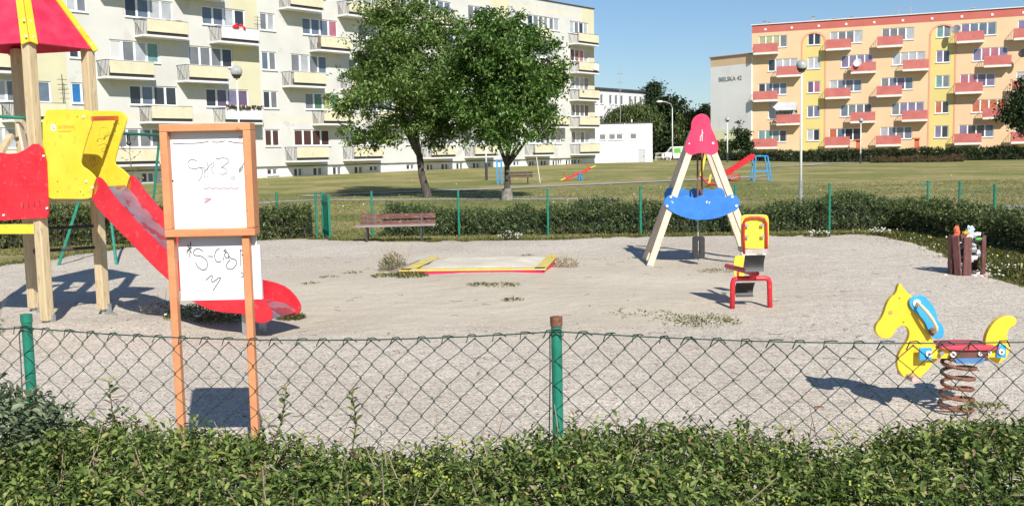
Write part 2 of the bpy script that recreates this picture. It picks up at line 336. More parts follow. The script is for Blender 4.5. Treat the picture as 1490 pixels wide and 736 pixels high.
for y in np.arange(1.5, 20.6, .22):
    for x in np.arange(-10.8, 7, .22):
        if inside(x, y):
            q = Vector((x + random.uniform(-.03, .03), y + random.uniform(-.03, .03)))
            if min((q - p).length_squared for p in pts[:nb:3]) > .03: pts.append(q)
r = delaunay_2d_cdt(pts, [(i, (i + 1) % nb) for i in range(nb)], [], 1, 1e-5)
mb = MB(); vs2 = r[0]; mb.v = [(v.x, v.y, (gz(v.x, v.y) if i >= nb else .004)) for i, v in enumerate(vs2)]; mb.f = [tuple(q) for q in r[2]]; mb.m = [0] * len(mb.f)
mb.build('gravel', gravel, smooth=True, kind='structure')
# paths
def path(name, px, w, dz=.006):
    c = [G(*p) for p in px]; c2 = []
    for a, b in zip(c, c[1:]):
        n = max(1, int((b - a).length / 1.5)); c2 += [a + (b - a) * (k / n) for k in range(n)]
    c2.append(c[-1]); mb = MB()
    for i, p in enumerate(c2):
        d = (c2[min(i + 1, len(c2) - 1)] - c2[max(i - 1, 0)]); d.z = 0; d.normalize(); n = Vector((-d.y, d.x, 0)) * (w / 2)
        for s in (1, -1):
            q = p + n * s * (1 + random.uniform(-.06, .06)); mb.v.append((q.x, q.y, T(q.x, q.y) + dz + .01))
        if i: b = 2 * i; mb.f.append((b - 2, b - 1, b + 1, b)); mb.m.append(0)
    mb.build(name, asph, kind='structure')
path('path', [(250, 305), (330, 300), (400, 294), (470, 291), (560, 291), (700, 290), (900, 290)], 1.1)
path('path', [(440, 286), (560, 281), (700, 276), (900, 267), (1050, 260.5), (1110, 257)], 1.3, .02)
path('path', [(1110, 243.5), (1170, 241), (1240, 236.5)], 1.3, .018)
path('path', [(1440, 306), (1490, 301), (1560, 298)], 1.0, .006)

# ---------------------------------------------------------------- foliage generators
def basis(d):
    d = d / (np.linalg.norm(d, axis=1, keepdims=True) + 1e-9)
    a = np.tile(np.array([[0, 0, 1.]]), (len(d), 1)); a[np.abs(d[:, 2]) > .9] = [1, 0, 0]
    x = np.cross(d, a); x /= np.linalg.norm(x, axis=1, keepdims=True) + 1e-9; return d, x, np.cross(x, d)
def leaves(pos, dirs, L, W, fold=.25, bend=.2, roll=None):
    n = len(pos); d, x, z = basis(dirs)
    if roll is None: roll = rng.uniform(-.9, .9, n)
    c = np.cos(roll)[:, None]; s = np.sin(roll)[:, None]; x2 = x * c + z * s; z2 = -x * s + z * c
    L = np.broadcast_to(np.asarray(L), (n,))[:, None]; W = np.broadcast_to(np.asarray(W), (n,))[:, None]
    b = pos; m = pos + d * L * .5 - z2 * L * 0; t = pos + d * L - z2 * L * bend
    l = m + x2 * W * .5 + z2 * W * fold; r = m - x2 * W * .5 + z2 * W * fold
    V = np.stack([b, l, t, r], 1).reshape(-1, 3); i = np.arange(n)[:, None] * 4
    F = np.concatenate([i + [0, 1, 2], i + [0, 2, 3]], 1).reshape(-1, 3); return V, F
def leaves6(pos, dirs, L, W, fold=.22, bend=.25):     # six-sided folded leaf for close views
    n = len(pos); d, x, z = basis(dirs); roll = rng.uniform(-.8, .8, n)
    c = np.cos(roll)[:, None]; s = np.sin(roll)[:, None]; x2 = x * c + z * s; z2 = -x * s + z * c
    L = L[:, None]; W = W[:, None]
    q = [pos]
    for t, w, bb in ((.3, .42, .02), (.68, .40, .10)):
        mid = pos + d * L * t - z2 * L * bend * bb * 4
        q += [mid + x2 * W * w + z2 * W * fold, mid, mid - x2 * W * w + z2 * W * fold]
    q.append(pos + d * L - z2 * L * bend)
    V = np.stack(q, 1).reshape(-1, 3); i = np.arange(n)[:, None] * 8
    F = [[0, 1, 2], [0, 2, 3], [1, 4, 2], [2, 4, 5], [2, 5, 3], [3, 5, 6], [4, 7, 5], [5, 7, 6]]
    return V, np.concatenate([i + q for q in F], 1).reshape(-1, 3)
def randdir(n, up=0.): 
    v = rng.normal(size=(n, 3)); v /= np.linalg.norm(v, axis=1, keepdims=True); v[:, 2] += up; return v
corem = M('dark_hedge_core', (.012, .02, .008), (.035, .045, .018), 30, .9, .8, 60)  # very dark solid core added inside each hedge to close gaps between leaves
def hedge(name, a, b, w, h, n, L, mat, label, cat='hedge', group=None, z0=0, rough=.06, n6=False, bare=.0, thick=.25, hf=None):
    a = np.array(a); b = np.array(b); d = b - a; ln = np.linalg.norm(d); d = d / ln; nn = np.array([-d[1], d[0]])
    shoots = n // 8
    t = rng.uniform(0, 1, shoots); u = rng.uniform(-1, 1, shoots); face = rng.uniform(0, 1, shoots); pr = w / (w + 1.3 * h)
    top = face < pr
    hh = h * (1 + rough * (np.sin(t * ln * 1.7) + .6 * np.sin(t * ln * 4.3 + 1) + .4 * np.sin(t * ln * 9 + u * 3)))
    if hf: hh = hh * np.array([hf(tt) for tt in t])
    dep = rng.exponential(thick * .35, shoots)
    z = np.where(top, hh - dep - .12 * h * np.abs(u) ** 3, rng.uniform(.03, 1, shoots) * hh)
    uu = np.where(top, u, np.sign(u) * (1 - np.minimum(dep, w * .45) / (w / 2)) * (.9 + .12 * np.sin(t * ln * 2.9 + z * 6)))
    base = np.stack([a[0] + d[0] * t * ln + nn[0] * uu * w / 2, a[1] + d[1] * t * ln + nn[1] * uu * w / 2, z], 1)
    base[:, 2] += z0 - np.where(np.sin(t * ln * 3.3 + u * 2.1) * np.sin(t * ln * 7.7 - u * 3.7) > .55, h * .10, 0)
    base[:, 2] = np.maximum(base[:, 2], z0 + .03)
    out = np.stack([nn[0] * uu, nn[1] * uu, np.where(top, 1.2, .35)], 1) + rng.normal(size=(shoots, 3)) * .45
    out, x, y = basis(out); SL = L * (3.2 if L < .2 else 1.6)
    k = np.arange(8); reps = base.repeat(8, 0) + out.repeat(8, 0) * (np.tile(k, shoots)[:, None] * SL / 8)
    an = np.tile(k, shoots) * 1.57 + np.repeat(rng.uniform(0, 6, shoots), 8) + (np.tile(k, shoots) % 2) * 1.5
    ld = out.repeat(8, 0) * .75 + x.repeat(8, 0) * np.cos(an)[:, None] + y.repeat(8, 0) * np.sin(an)[:, None] + rng.normal(size=(shoots * 8, 3)) * .2
    LL = L * rng.uniform(.6, 1.15, len(reps)); V, F = (leaves6 if n6 else leaves)(reps, ld, LL, LL * .46)
    root = thing(name, (float((a[0] + b[0]) / 2), float((a[1] + b[1]) / 2), z0), label, cat, group)
    soup('foliage', V, F, mat, parent=root)
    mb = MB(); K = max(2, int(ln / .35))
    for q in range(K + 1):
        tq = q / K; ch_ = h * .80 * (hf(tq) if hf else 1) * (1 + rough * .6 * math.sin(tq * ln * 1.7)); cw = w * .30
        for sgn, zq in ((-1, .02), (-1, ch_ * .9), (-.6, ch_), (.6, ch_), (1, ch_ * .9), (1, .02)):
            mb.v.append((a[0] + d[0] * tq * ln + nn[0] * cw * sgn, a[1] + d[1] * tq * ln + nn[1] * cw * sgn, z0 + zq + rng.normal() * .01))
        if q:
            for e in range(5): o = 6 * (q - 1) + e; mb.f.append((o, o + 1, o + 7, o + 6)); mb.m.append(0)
    mb.f += [tuple(range(6)), tuple(range(6 * K, 6 * K + 6))[::-1]]; mb.m += [0, 0]; mb.build('dark_core', corem, root, world=True)
    mb = MB()
    for i in range(min(shoots, 60 + int(ln * 60))):
        p = Vector(base[i]); mb.tube([Vector((p.x * 1, p.y, z0 + .02)) * 1 + Vector((rng.normal() * .05, rng.normal() * .05, 0)), p + Vector(out[i]) * SL * .5], [.004, .002], 3, caps=False)
    inv = MB(); mb.build('twig', twigm, root, world=True)
    return root
def limb(mb, a, b, r0, r1, bow=.15, n=5):
    a = Vector(a); b = Vector(b); d = b - a; k = Vector((random.uniform(-1, 1), random.uniform(-1, 1), random.uniform(-.3, 1))) * d.length * bow
    pts = [a + d * t + k * math.sin(math.pi * t) for t in np.linspace(0, 1, n)]; mb.tube(pts, list(np.linspace(r0, r1, n)), 7); return pts
def tree(name, base, blobs, label, mat, lf=.17, nl=26000, trunkr=.2, fork=2.2, group=None, cat='tree', clump=.42, lean=0, per=90, forks=3, weep=0, shell=.45, barkm=None, nsub=26):
    base = Vector(base); root = thing(name, base, label, cat, group)
    vol = np.array([r[3] ** 3 for r in blobs]); pr = vol / vol.sum(); nc = max(8, nl // per)
    bi = rng.choice(len(blobs), nc, p=pr); cc = []
    for i in bi:
        x, y, z, r = blobs[i]; v = rng.normal(size=3); v /= np.linalg.norm(v); r *= rng.uniform(.72, 1.08); cc.append(np.array([x, y, z]) + v * r * (rng.uniform(0, 1) ** shell) * np.array([1, 1, .95]))
    cc = np.array(cc); cs = clump * rng.uniform(.5, 1.3, nc)
    idx = np.repeat(np.arange(nc), per); p = rng.normal(size=(len(idx), 3)) * (cs[idx] * .55)[:, None] * np.array([1, 1, .62]) + cc[idx]
    cdir = randdir(nc, .2); ld = randdir(len(idx), -.15 - weep) + cdir[idx] * .5
    LL = lf * rng.uniform(.55, 1.25, len(idx)); V, F = leaves(p, ld, LL, LL * (.5 if not weep else .28), roll=rng.uniform(-.7, .7, len(idx)))
    soup('crown', V, F, mat, parent=root)
    mb = MB(); top = base + Vector((lean, 0, fork))
    mb.tube([base + Vector((0, 0, -.1)), base + Vector((0, 0, .12)), base + (top - base) * .5 + Vector((lean * .2, 0, 0)), top], [trunkr * 1.35, trunkr * 1.05, trunkr * .86, trunkr * .8], 10)
    cen = np.mean([b[:3] for b in blobs], 0)
    order = rng.permutation(nc)[:nsub]; ends = []
    fk = []
    for k in range(forks):
        i = order[k]; e = Vector(cc[i]); m = top + (e - top) * .55; fk.append(limb(mb, top - Vector((0, 0, trunkr * .6)), m, trunkr * .62, trunkr * .3, .10))
    for k in order[forks:]:
        e = Vector(cc[k]); best = min((q for l in fk for q in l[1:]), key=lambda q: (q - e).length + max(0, q.z - e.z) * 2)
        limb(mb, best, e, trunkr * .22, trunkr * .05, .12, 5)
    mb.build('trunk', barkm or bark, root, world=True, smooth=True)
    return root
def tuft(name, pos, rad, h, n, mat, label, cat='weed', group=None, spread=.8, bush=False, flowers=0, fm=None, stalks=0, wleaf=.008, lf=None, single=False):
    pos = Vector(pos); a = rng.uniform(0, 2 * math.pi, n); r = rad * np.sqrt(rng.uniform(0, 1, n))
    p = np.stack([pos.x + r * np.cos(a), pos.y + r * np.sin(a), np.full(n, pos.z)], 1)
    d = np.stack([np.cos(a) * spread * r / rad, np.sin(a) * spread * r / rad, np.ones(n)], 1) + rng.normal(size=(n, 3)) * .35
    d[:, 2] = np.abs(d[:, 2]) + .15
    H = h * rng.uniform(.4, 1.1, n) * (1.1 - .5 * r / rad)
    if bush:
        p[:, 2] += h * rng.uniform(.05, 1, n) * (1.05 - .7 * (r / rad) ** 2); d = randdir(n, .5); H = rng.uniform(.015, .04, n)
    V, F = leaves(p, d, H, wleaf if lf is None else lf, .3, .25)
    root = thing(name, pos, label, cat, group); soup('foliage', V, F, mat, parent=root)
    if stalks:
        for i in range(stalks):
            aa = random.uniform(0, 6.28); rr = rad * random.random(); b = pos + Vector((math.cos(aa) * rr, math.sin(aa) * rr, 0)); t = b + Vector((math.cos(aa) * rr * .8, math.sin(aa) * rr * .8, h * random.uniform(.7, 1.35)))
            mb = MB(); mb.tube([b, (b + t) / 2 + Vector((random.uniform(-.02, .02), 0, 0)), t], [.003, .002, .0015], 3); mb.build('stalk', drym, root, world=True)
    if flowers:
        mb = MB(); mb.sphere((0, 0, 0), 1, 6, 4, (1, 1, .5)); proto = None
        for i in range(min(flowers, 45)):
            aa = random.uniform(0, 6.28); rr_ = rad * random.random() ** .5; q = (math.cos(aa) * rr_ * 1.1, math.sin(aa) * rr_ * 1.1, h * random.uniform(.5, 1.15) * (1.1 - .4 * rr_ / rad)); k_ = random.uniform(.009, .019)
            if proto is None: proto = mb.build('flower', fm or petal, root); o = proto
            else: o = proto.copy(); COL.objects.link(o); o.parent = root
            o.location = q; o.scale = (k_, k_, k_)
    return root

# ---------------------------------------------------------------- buildings
def facade(mb, x0, x1, z0, z1, holes, zone, y=0, rec=.14):
    xs = sorted({round(v, 3) for v in [x0, x1] + [h[0] for h in holes] + [h[1] for h in holes] + zone[0]}); zs = sorted({round(v, 3) for v in [z0, z1] + [h[2] for h in holes] + [h[3] for h in holes] + zone[1]})
    xs = [v for v in xs if x0 <= v <= x1]; zs = [v for v in zs if z0 <= v <= z1]
    for i in range(len(xs) - 1):
        for j in range(len(zs) - 1):
            mx = (xs[i] + xs[i + 1]) / 2; mz = (zs[j] + zs[j + 1]) / 2
            if any(h[0] < mx < h[1] and h[2] < mz < h[3] for h in holes): continue
            mb.cur = zone[2](mx, mz); mb.add([(xs[i], y, zs[j]), (xs[i + 1], y, zs[j]), (xs[i + 1], y, zs[j + 1]), (xs[i], y, zs[j + 1])], [(0, 1, 2, 3)])
    mb.cur = 0
    for a, b, c, d in [h[:4] for h in holes]:
        mb.add([(a, y, c), (b, y, c), (b, y, d), (a, y, d), (a, y + rec, c), (b, y + rec, c), (b, y + rec, d), (a, y + rec, d)], [(0, 4, 5, 1), (1, 5, 6, 2), (2, 6, 7, 3), (3, 7, 4, 0), (4, 7, 6, 5)])
def window(root, x0, x1, z0, z1, n, panes, y=0, shutter=False, wide=None):
    fr = MB(); fw = .07; t = .05; yy = y + .085
    ws = wide or [1] * n; tot = sum(ws); xs = [x0 + (x1 - x0) * sum(ws[:k]) / tot for k in range(n + 1)]
    fr.bb(x0, x1, yy - t / 2, yy + t / 2, z1 - fw, z1); fr.bb(x0, x1, yy - t / 2, yy + t / 2, z0, z0 + fw)
    for k, x in enumerate(xs):
        w = fw if k in (0, n) else .14
        a = x - w / 2 if k not in (0, n) else (x if k == 0 else x - w); fr.bb(a, a + w, yy - t / 2 - .003, yy + t / 2 + .003, z0 + .002, z1 - .002)
    o = fr.build('window', framew, root)
    p = MB()
    for k in range(n):
        p.cur = PK.index(panes[k % len(panes)]); p.add([(xs[k] + .03, yy + .012, z0 + .03), (xs[k + 1] - .03, yy + .012, z0 + .03), (xs[k + 1] - .03, yy + .012, z1 - .03), (xs[k] + .03, yy + .012, z1 - .03)], [(0, 1, 2, 3)])
    p.build('pane', PM, o)
    s = MB(); s.bb(x0 - .05, x1 + .05, y - .09, y + .06, z0 - .06, z0 - .003); s.build('sill', whitep, o)
uL = Vector((0.6323, 0.7747, 0)); BL = Vector((8.839, 103.6, 0)); angL = math.atan2(uL.y, uL.x)
lb = thing('apartment_building', BL + Vector((0, 0, 0)), 'long cream white five-storey block with yellow balconies behind the two trees', 'apartment building', rz=angL)
lb['note'] = ''
del lb['note']
ws, bs = [], []      # windows (x0,x1,z0,z1,n), balconies (x0,x1,slab_top_z,kind)
wz = [(2.55 + .02, 3.78), (5.25, 6.5), (7.95, 9.25), (10.72, 11.95), (13.45, 14.65)]
bz = [1.52, 4.2, 6.9, 9.6, 12.4]
rr = random.Random(3)
pal = ['w', 'w', 'g', 'w', 'g', 'd', 'w', 'b', 'g']
def rp(n):
    b_ = rr.choice(pal); return [b_ if rr.random() < .6 else rr.choice(pal) for _ in range(n)]
special = {}
for m in range(-2, 6):
    S = -55.5 + 14.0 * m
    for k in range(5):
        e = k % 2 == 0
        A = ((S + 2.6, S + 6.0), (S + 8.15, S + 11.6)) if e else ((S + 3.75, S + 7.15), (S + 9.3, S + 12.75))
        Bc = ((S + 1.65, S + 4.9), (S + 7.15, S + 10.4)) if e else ((S + 4.3, S + 7.5), (S + 9.75, S + 13.05))
        if m == 3: A = A[:1]; Bc = Bc[:1]
        if m > 3 or m < -1: continue
        ws.append((S, S + 1.3, wz[k][0], wz[k][1], 2, m, k, 0))
        for q, (a, b) in enumerate(A): ws.append((a, b, wz[k][0], wz[k][1], 4, m, k, q + 1))
        for q, (a, b) in enumerate(Bc): bs.append((a, b, bz[k], m, k, q))
for k in range(5):
    ws.append((-4.15, -1.0, wz[k][0], wz[k][1], 4, 9, k, 1)); bs.append((-4.5, -.75, bz[k], 9, k, 0))
    ws.append((-8.6, -5.9, wz[k][0], wz[k][1], 3, 9, k, 2)) if k % 2 == 0 else None
holes = [w for w in ws]
pl_h = []
for m in range(-1, 4):
    S = -55.5 + 14.0 * m
    for dx, w in ((.1, .95), (2.5, .8), (4.3, .9), (6.2, .9), (8.4, .9), (10.0, .9)): pl_h.append((S + dx, S + dx + w, .52 if dx < 1 or dx > 9 else .34, .98))
pl_h = [h for h in pl_h if h[1] < -.8] + [(-6.4, -5.7, .5, 1.0), (-4.3, -3.2, .35, 1.0)]
def zL(x, z):
    q = (x + 58) % 14
    if 0 <= q <= 2.3 and z > 3.9: return 1
    if 4.35 < z < 4.75 or 15.0 < z < 15.45: return 2
    return 0
zx = [v for m in range(-2, 6) for v in (-58 + 14 * m, -55.7 + 14 * m)]
mb = MB(); facade(mb, -75, .04, 1.12, 16.15, holes, (zx, [3.9, 4.35, 4.75, 15.0, 15.45], zL))
mb.cur = 0; mb.add([(.04, 0, 1.12), (.04, 11, -.5), (.04, 11, 16.15), (.04, 0, 16.15)], [(0, 1, 2, 3)]); mb.add([(-75, 0, -.5), (-75, 11, -.5), (-75, 11, 16.15), (-75, 0, 16.15)], [(0, 1, 2, 3)])
mb.add([(-75, 11, -.5), (.04, 11, -.5), (.04, 11, 16.15), (-75, 11, 16.15)], [(0, 1, 2, 3)])
mb.build('wall', [plaster, plastery, plasterc], lb)
mb = MB(); facade(mb, -75, -.02, -.5, 1.06, pl_h, ([], [], lambda x, z: 0), y=.08); mb.add([(-75, .0, 1.12), (-.02, .0, 1.12), (-.02, .08, 1.06), (-75, .08, 1.06)], [(0, 1, 2, 3)])
mb.add([(-.02, .08, -.5), (-.02, 10.9, -.5), (-.02, 10.9, 1.1), (-.02, .08, 1.1)], [(0, 1, 2, 3)])
mb.build('plinth', whitep, lb)
mb = MB(); mb.bb(-75.2, .12, -.10, 11.1, 16.152, 16.24); mb.build('roof', roofd, lb)
mb = MB(); mb.bb(-75, .04, -.03, -.002, 1.08, 1.14); mb.build('ledge', roofd, lb)
spL = {(-1, 0, 0): 'w', (0, 0, 0): 'g', (0, 1, 0): 'B', (0, 1, 1): 'dbdd', (0, 1, 2): 'dpvp', (0, 2, 1): 'Lgwt', (0, 3, 1): 'dbww', (0, 3, 2): 'bbwd', (0, 2, 2): 'gggd', (1, 0, 0): 's', (1, 0, 1): 'ssss', (1, 2, 1): 'gwgb', (1, 3, 1): 'bbbr', (1, 1, 1): 'gGlG', (9, 3, 1): 'drrw', (9, 4, 1): 'wgdw'}
for (a, b, c, d, n, m, k, q) in ws: window(lb, a + .01, b - .01, c + .01, d - .01, n, list(spL[(m, k, q)]) if (m, k, q) in spL else rp(n))
for (a, b, c, d) in pl_h: window(lb, a, b, c, d, 2, ['d', 'g'], y=.08)
def balcony(root, a, b, z, dep, mp, ms, mr, ph, pz, name='balcony', bars=6, side_solid=False, thick=.16, top=.95, clutter=0):
    s = MB(); s.bb(a, b, -dep, -.002, z - thick, z); o = s.build(name, ms, root)
    p = MB(); p.bb(a + .28 if not side_solid else a, b - .02, -dep - .03, -dep + .02, z + pz, z + pz + ph); p.build('parapet', mp, o)
    r_ = MB()
    r_.bb(a, b, -dep - .015, -dep + .015, z + top, z + top + .035)
    for x in (a + .015, b - .015):
        r_.bb(x - .015, x + .015, -dep, 0, z + top - .002, z + top + .033)
        for i in range(bars + 1): y = -dep + dep * i / (bars + 1); r_.bb(x - .011, x + .011, y - .011, y + .011, z, z + top)
    for i in range(3): r_.bb(a + .02 + .09 * i, a + .04 + .09 * i, -dep - .01, -dep + .01, z, z + top)
    if not side_solid: r_.bb(a + .28, b - .03, -dep + .045, -dep + .06, z + .005, z + pz + .03)  # dark strip, not railing: stands in for shade in the gap under the panel
    r_.build('railing', mr, o); return o
whiteb = M('white_balcony_panel', (.62, .63, .64), (.68, .68, .69), 1, .7)
for i, (a, b, z, m, k, q) in enumerate(bs):
    dep = 1.1; o = balcony(lb, a, b, z, dep, whiteb if (m, k, q) in ((0, 3, 1), (0, 1, 1)) else parap, whitep, iron, .76, .19, thick=.13)
    if (m, k, q) in ((0, 1, 1),):
        fl = MB()
        for j in range(90):
            fl.cur = rr.choice([0, 0, 1]); fl.sphere((a + .3 + rr.random() * (b - a - .3), -dep - .08 + rr.uniform(-.1, .1), z + 1.0 + rr.uniform(-.06, .14)), rr.uniform(.05, .09), 5, 4)
        fl.build('flower_box', [leaf_dk, inkr], o)
    if (m, k, q) == (0, 3, 1):
        fl = MB()
        for j in range(14): fl.sphere((a + 1.2 + rr.random() * .9, -dep - .05, z + 1.0 + rr.uniform(-.1, .15)), .10, 6, 4)
        fl.build('red_cloth', red, o)
    if rr.random() < .6:
        for j in range(rr.randint(2, 4)): c_ = MB(); x = a + rr.uniform(.25, b - a - .4); w = rr.uniform(.15, .4); c_.bb(x, x + w, -.8 + rr.uniform(0, .3), -.4, z + .01, z + rr.uniform(.5, 1.15)); c_.build('stored_box', woodd, o)
# aerial + odd wall brackets at stair column
mb = MB(); mb.tube([(-56.3, -.05, 4.9), (-56.3, -.5, 4.9), (-56.3, -.5, 6.9)], .025, 5); mb.tube([(-58.3, -.5, 5.0), (-56.3, -.5, 4.9)], .02, 4)
for z in (6.0, 6.3, 6.6): mb.tube([(-56.6, -.5, z), (-56.0, -.5, z)], .015, 4)
mb.build('aerial', iron, lb)
mb = MB(); mb.tube([(-42.0, -.05, 10.6), (-42.0, -.4, 10.6), (-42.0, -.4, 11.6)], .02, 4)
for z in (11.0, 11.3, 11.5): mb.tube([(-42.3, -.4, z), (-41.7, -.4, z)], .012, 4)
mb.build('aerial', iron, lb)
def dish(root, x, z, y=-.9, r=.38, m=whitep, tilt=0):
    mb = MB(); n = 14; c = Vector((x, y, z)); ax = Vector((-.35, -.85, .35)).normalized(); u = ax.cross(Vector((0, 0, 1))).normalized(); v = u.cross(ax)
    for k, rr_ in enumerate((0, .5, 1)):
        pass
    vs = [c - ax * .08]; fs = []
    for q in (.5, 1):
        for i in range(n): t = 2 * math.pi * i / n; vs.append(c + (u * math.cos(t) + v * math.sin(t)) * r * q + ax * (.09 * q * q - .08))
    for i in range(n): j = (i + 1) % n; fs += [(0, 1 + i, 1 + j), (1 + i, 1 + n + i, 1 + n + j, 1 + j)]
    mb.add(vs, fs); mb.tube([c - ax * .08 + v * (-r), c + ax * .35], .012, 4); mb.tube([c - ax * .08, c - ax * .08 + Vector((0, .25, -.1)), Vector((x, -.01, z - .2))], .02, 4)
    return mb.build('satellite_dish', m, root)
dish(lb, -1.6, 10.2, y=-1.2)

# right building
uR = Vector((0.9243, -0.3817, 0)); AR = Vector((29.282, 121.3, 0)); angR = math.atan2(uR.y, uR.x)
rb = thing('apartment_building', AR, 'peach five-storey block with coral balconies and lemon stairwell strips', 'apartment building', rz=angR)
WT = [3.82, 6.56, 9.42, 12.2, 14.97]; ws = []; bs = []
pal = ['w', 'w', 'g', 'b', 'g', 'd', 'w', 'v', 'w']
for m in range(0, 4):
    S = 13.92 * m
    for k in range(5):
        zt = WT[k]; e = k % 2 == 0
        for j, q in enumerate((0, 8.35)) if True else []:
            pass
        if m == 0: A = [(.78, 4.1), (8.95, 12.5)] if e else [(1.9, 5.3), (10.2, 13.65)]; Bc = [(.33, 3.12), (8.58, 11.32)] if e else [(3.05, 5.72), (11.37, 14.05)]
        else: A = [(S + .68, S + 4.1), (S + 8.95, S + 12.5)] if e else [(S + 1.85, S + 5.3), (S + 10.2, S + 13.7)]; Bc = [(S + .25, S + 2.95), (S + 8.5, S + 11.25)] if e else [(S + 3.0, S + 5.7), (S + 11.3, S + 14.0)]
        ws.append((S + 6.45, S + 7.9, zt - 1.38, zt, 2, m, k, 0))
        for q, (a, b) in enumerate(A): ws.append((a, b, zt - 1.42, zt - .0, 4, m, k, q + 1))
        for q, (a, b) in enumerate(Bc): bs.append((a, b, zt - 2.17, m, k, q))
def zR(x, z):
    q = x % 13.92
    if z > 15.38: return 2
    if 5.85 <= q <= 8.4 and z < 14.6: return 1
    return 0
zx = [v for m in range(4) for v in (5.85 + 13.92 * m, 8.4 + 13.92 * m)]
holes = [w[:4] for w in ws]
mb = MB(); facade(mb, 0, 52, -1, 16.3, holes, (zx, [15.38, 14.6], zR), rec=.12); mb.cur = 0
mb.add([(0, 0, -1), (0, 11, -1), (0, 11, 16.3), (0, 0, 16.3)], [(0, 1, 2, 3)]); mb.add([(52, 0, -1), (52, 11, -1), (52, 11, 16.3), (52, 0, 16.3)], [(0, 1, 2, 3)])
mb.add([(0, 11, -1), (52, 11, -1), (52, 11, 16.3), (0, 11, 16.3)], [(0, 1, 2, 3)]); mb.build('wall', [peach, lemon, coral], rb)
mb = MB(); mb.bb(-.1, 52.1, -.14, 11.1, 16.31, 16.40); mb.build('roof', whitep, rb)
for m in range(4):
    mb = MB(); S = 13.92 * m; c = S + 7.125; R1 = 1.42; w = .17
    mb.bb(c - R1, c - R1 + w, -.03, -.003, -.2, 13.9); mb.bb(c + R1 - w, c + R1, -.03, -.003, -.2, 13.9)
    pts = []
    N = 14
    for i in range(N):
        t0 = math.pi * i / N; t1 = math.pi * (i + 1) / N; q = lambda t, r: Vector((c + r * math.cos(t), -.03, 13.905 + r * math.sin(t) * .85))
        mb.plate([q(t0, R1), q(t1, R1), q(t1, R1 - w * 1.3), q(t0, R1 - w * 1.3)], (0, .027, 0))
    mb.build('arch_moulding', archp, rb)
for i in range(17):
    mb = MB(); mb.bb(1.45 + 3.05 * i, 1.70 + 3.05 * i, -.05, -.003, 15.62, 15.87); mb.build('roof_vent', whitep, rb)
spR = {(0, 4, 1): 'lllg'[:4], (0, 3, 1): 'dwww', (0, 2, 1): 'dbbb', (0, 0, 1): 'tttd', (0, 0, 2): 'obdd', (0, 2, 0): 'pr', (0, 4, 2): 'wggw', (1, 1, 0): 'od', (1, 2, 0): 'tg', (1, 4, 0): 'tg', (1, 3, 2): 'vrrv', (1, 2, 2): 'rrpv', (1, 1, 2): 'oooo', (1, 0, 2): 'vddb', (1, 3, 0): 'vd', (1, 0, 1): 'wbgb', (0, 2, 2): 'wbbb', (0, 1, 2): 'bggd', (1, 2, 1): 'gbpb', (1, 0, 0): 'vd', (0, 1, 0): 'bv'}
for (a, b, c, d, n, m, k, q) in ws: window(rb, a + .01, b - .01, c + .01, d - .01, n, list(spR[(m, k, q)]) if (m, k, q) in spR else rp(n))
for (a, b, z, m, k, q) in bs: balcony(rb, a, b, z + .43 - .28, 1.1, coralb, whitep, M_r if False else coralb, .95, .06, bars=3, side_solid=True, thick=.2, top=1.02)
dish(rb, 12.0 + .1, 11.2, y=-1.3, r=.5); dish(rb, 22.3, 14.3, y=-1.3, r=.5, m=galv); dish(rb, 29.0, 11.3, y=-1.4, r=.5, m=iron)
# awning over the second balcony row and entrance pillars
mb = MB(); mb.plate([(2.0, -.02, 7.0), (5.3, -.02, 7.0), (5.3, -1.0, 6.1), (3.0, -1.0, 6.1)], (0, 0, .04)); mb.build('awning', M('grey_awning', (.42, .43, .45), (.5, .51, .53), 1, .8), rb)
fl = MB()
for j in range(60): fl.sphere((3.1 + rr.random() * 2.4, -1.16, 5.85 + rr.uniform(-.08, .2)), rr.uniform(.05, .1), 5, 4)
fl.build('flower_box', inkr if False else leaf_dk, rb)
for x in (12.1, 18.3):
    mb = MB(); mb.bb(x, x + .5, -2.2, -1.7, -.3, 2.35); mb.bb(x - .3, x + .6, -2.4, -1.5, 2.353, 2.5); mb.build('entrance_pillar', M('orange_pillar', (.52, .12, .05), (.58, .15, .07), 2, .8), rb)
for x, h, w in ((1.0, .7, .25), (1.6, .5, .15), (2.3, .8, .1), (6.7, .9, .3), (16.3, 1.3, .1), (17.6, 1.6, .1), (11.0, .5, .3), (24.0, .5, .3), (36, .6, .3), (34.2, 1.7, .08), (9.0, .4, .4), (30.6, .5, .3)):
    mb = MB(); mb.bb(x, x + w, 2, 2 + w, 16.403, 16.40 + h * .8); mb.bb(x - .08, x + w + .08, 1.92, 2.08 + w, 16.4 + h * .8 + .003, 16.5 + h * .8); mb.build('roof_vent', galv, rb)

# gable building left of it
gL_ = P(1036, 85, 128); dirg = Vector((2.9 / 3.2, -1, 0)); 
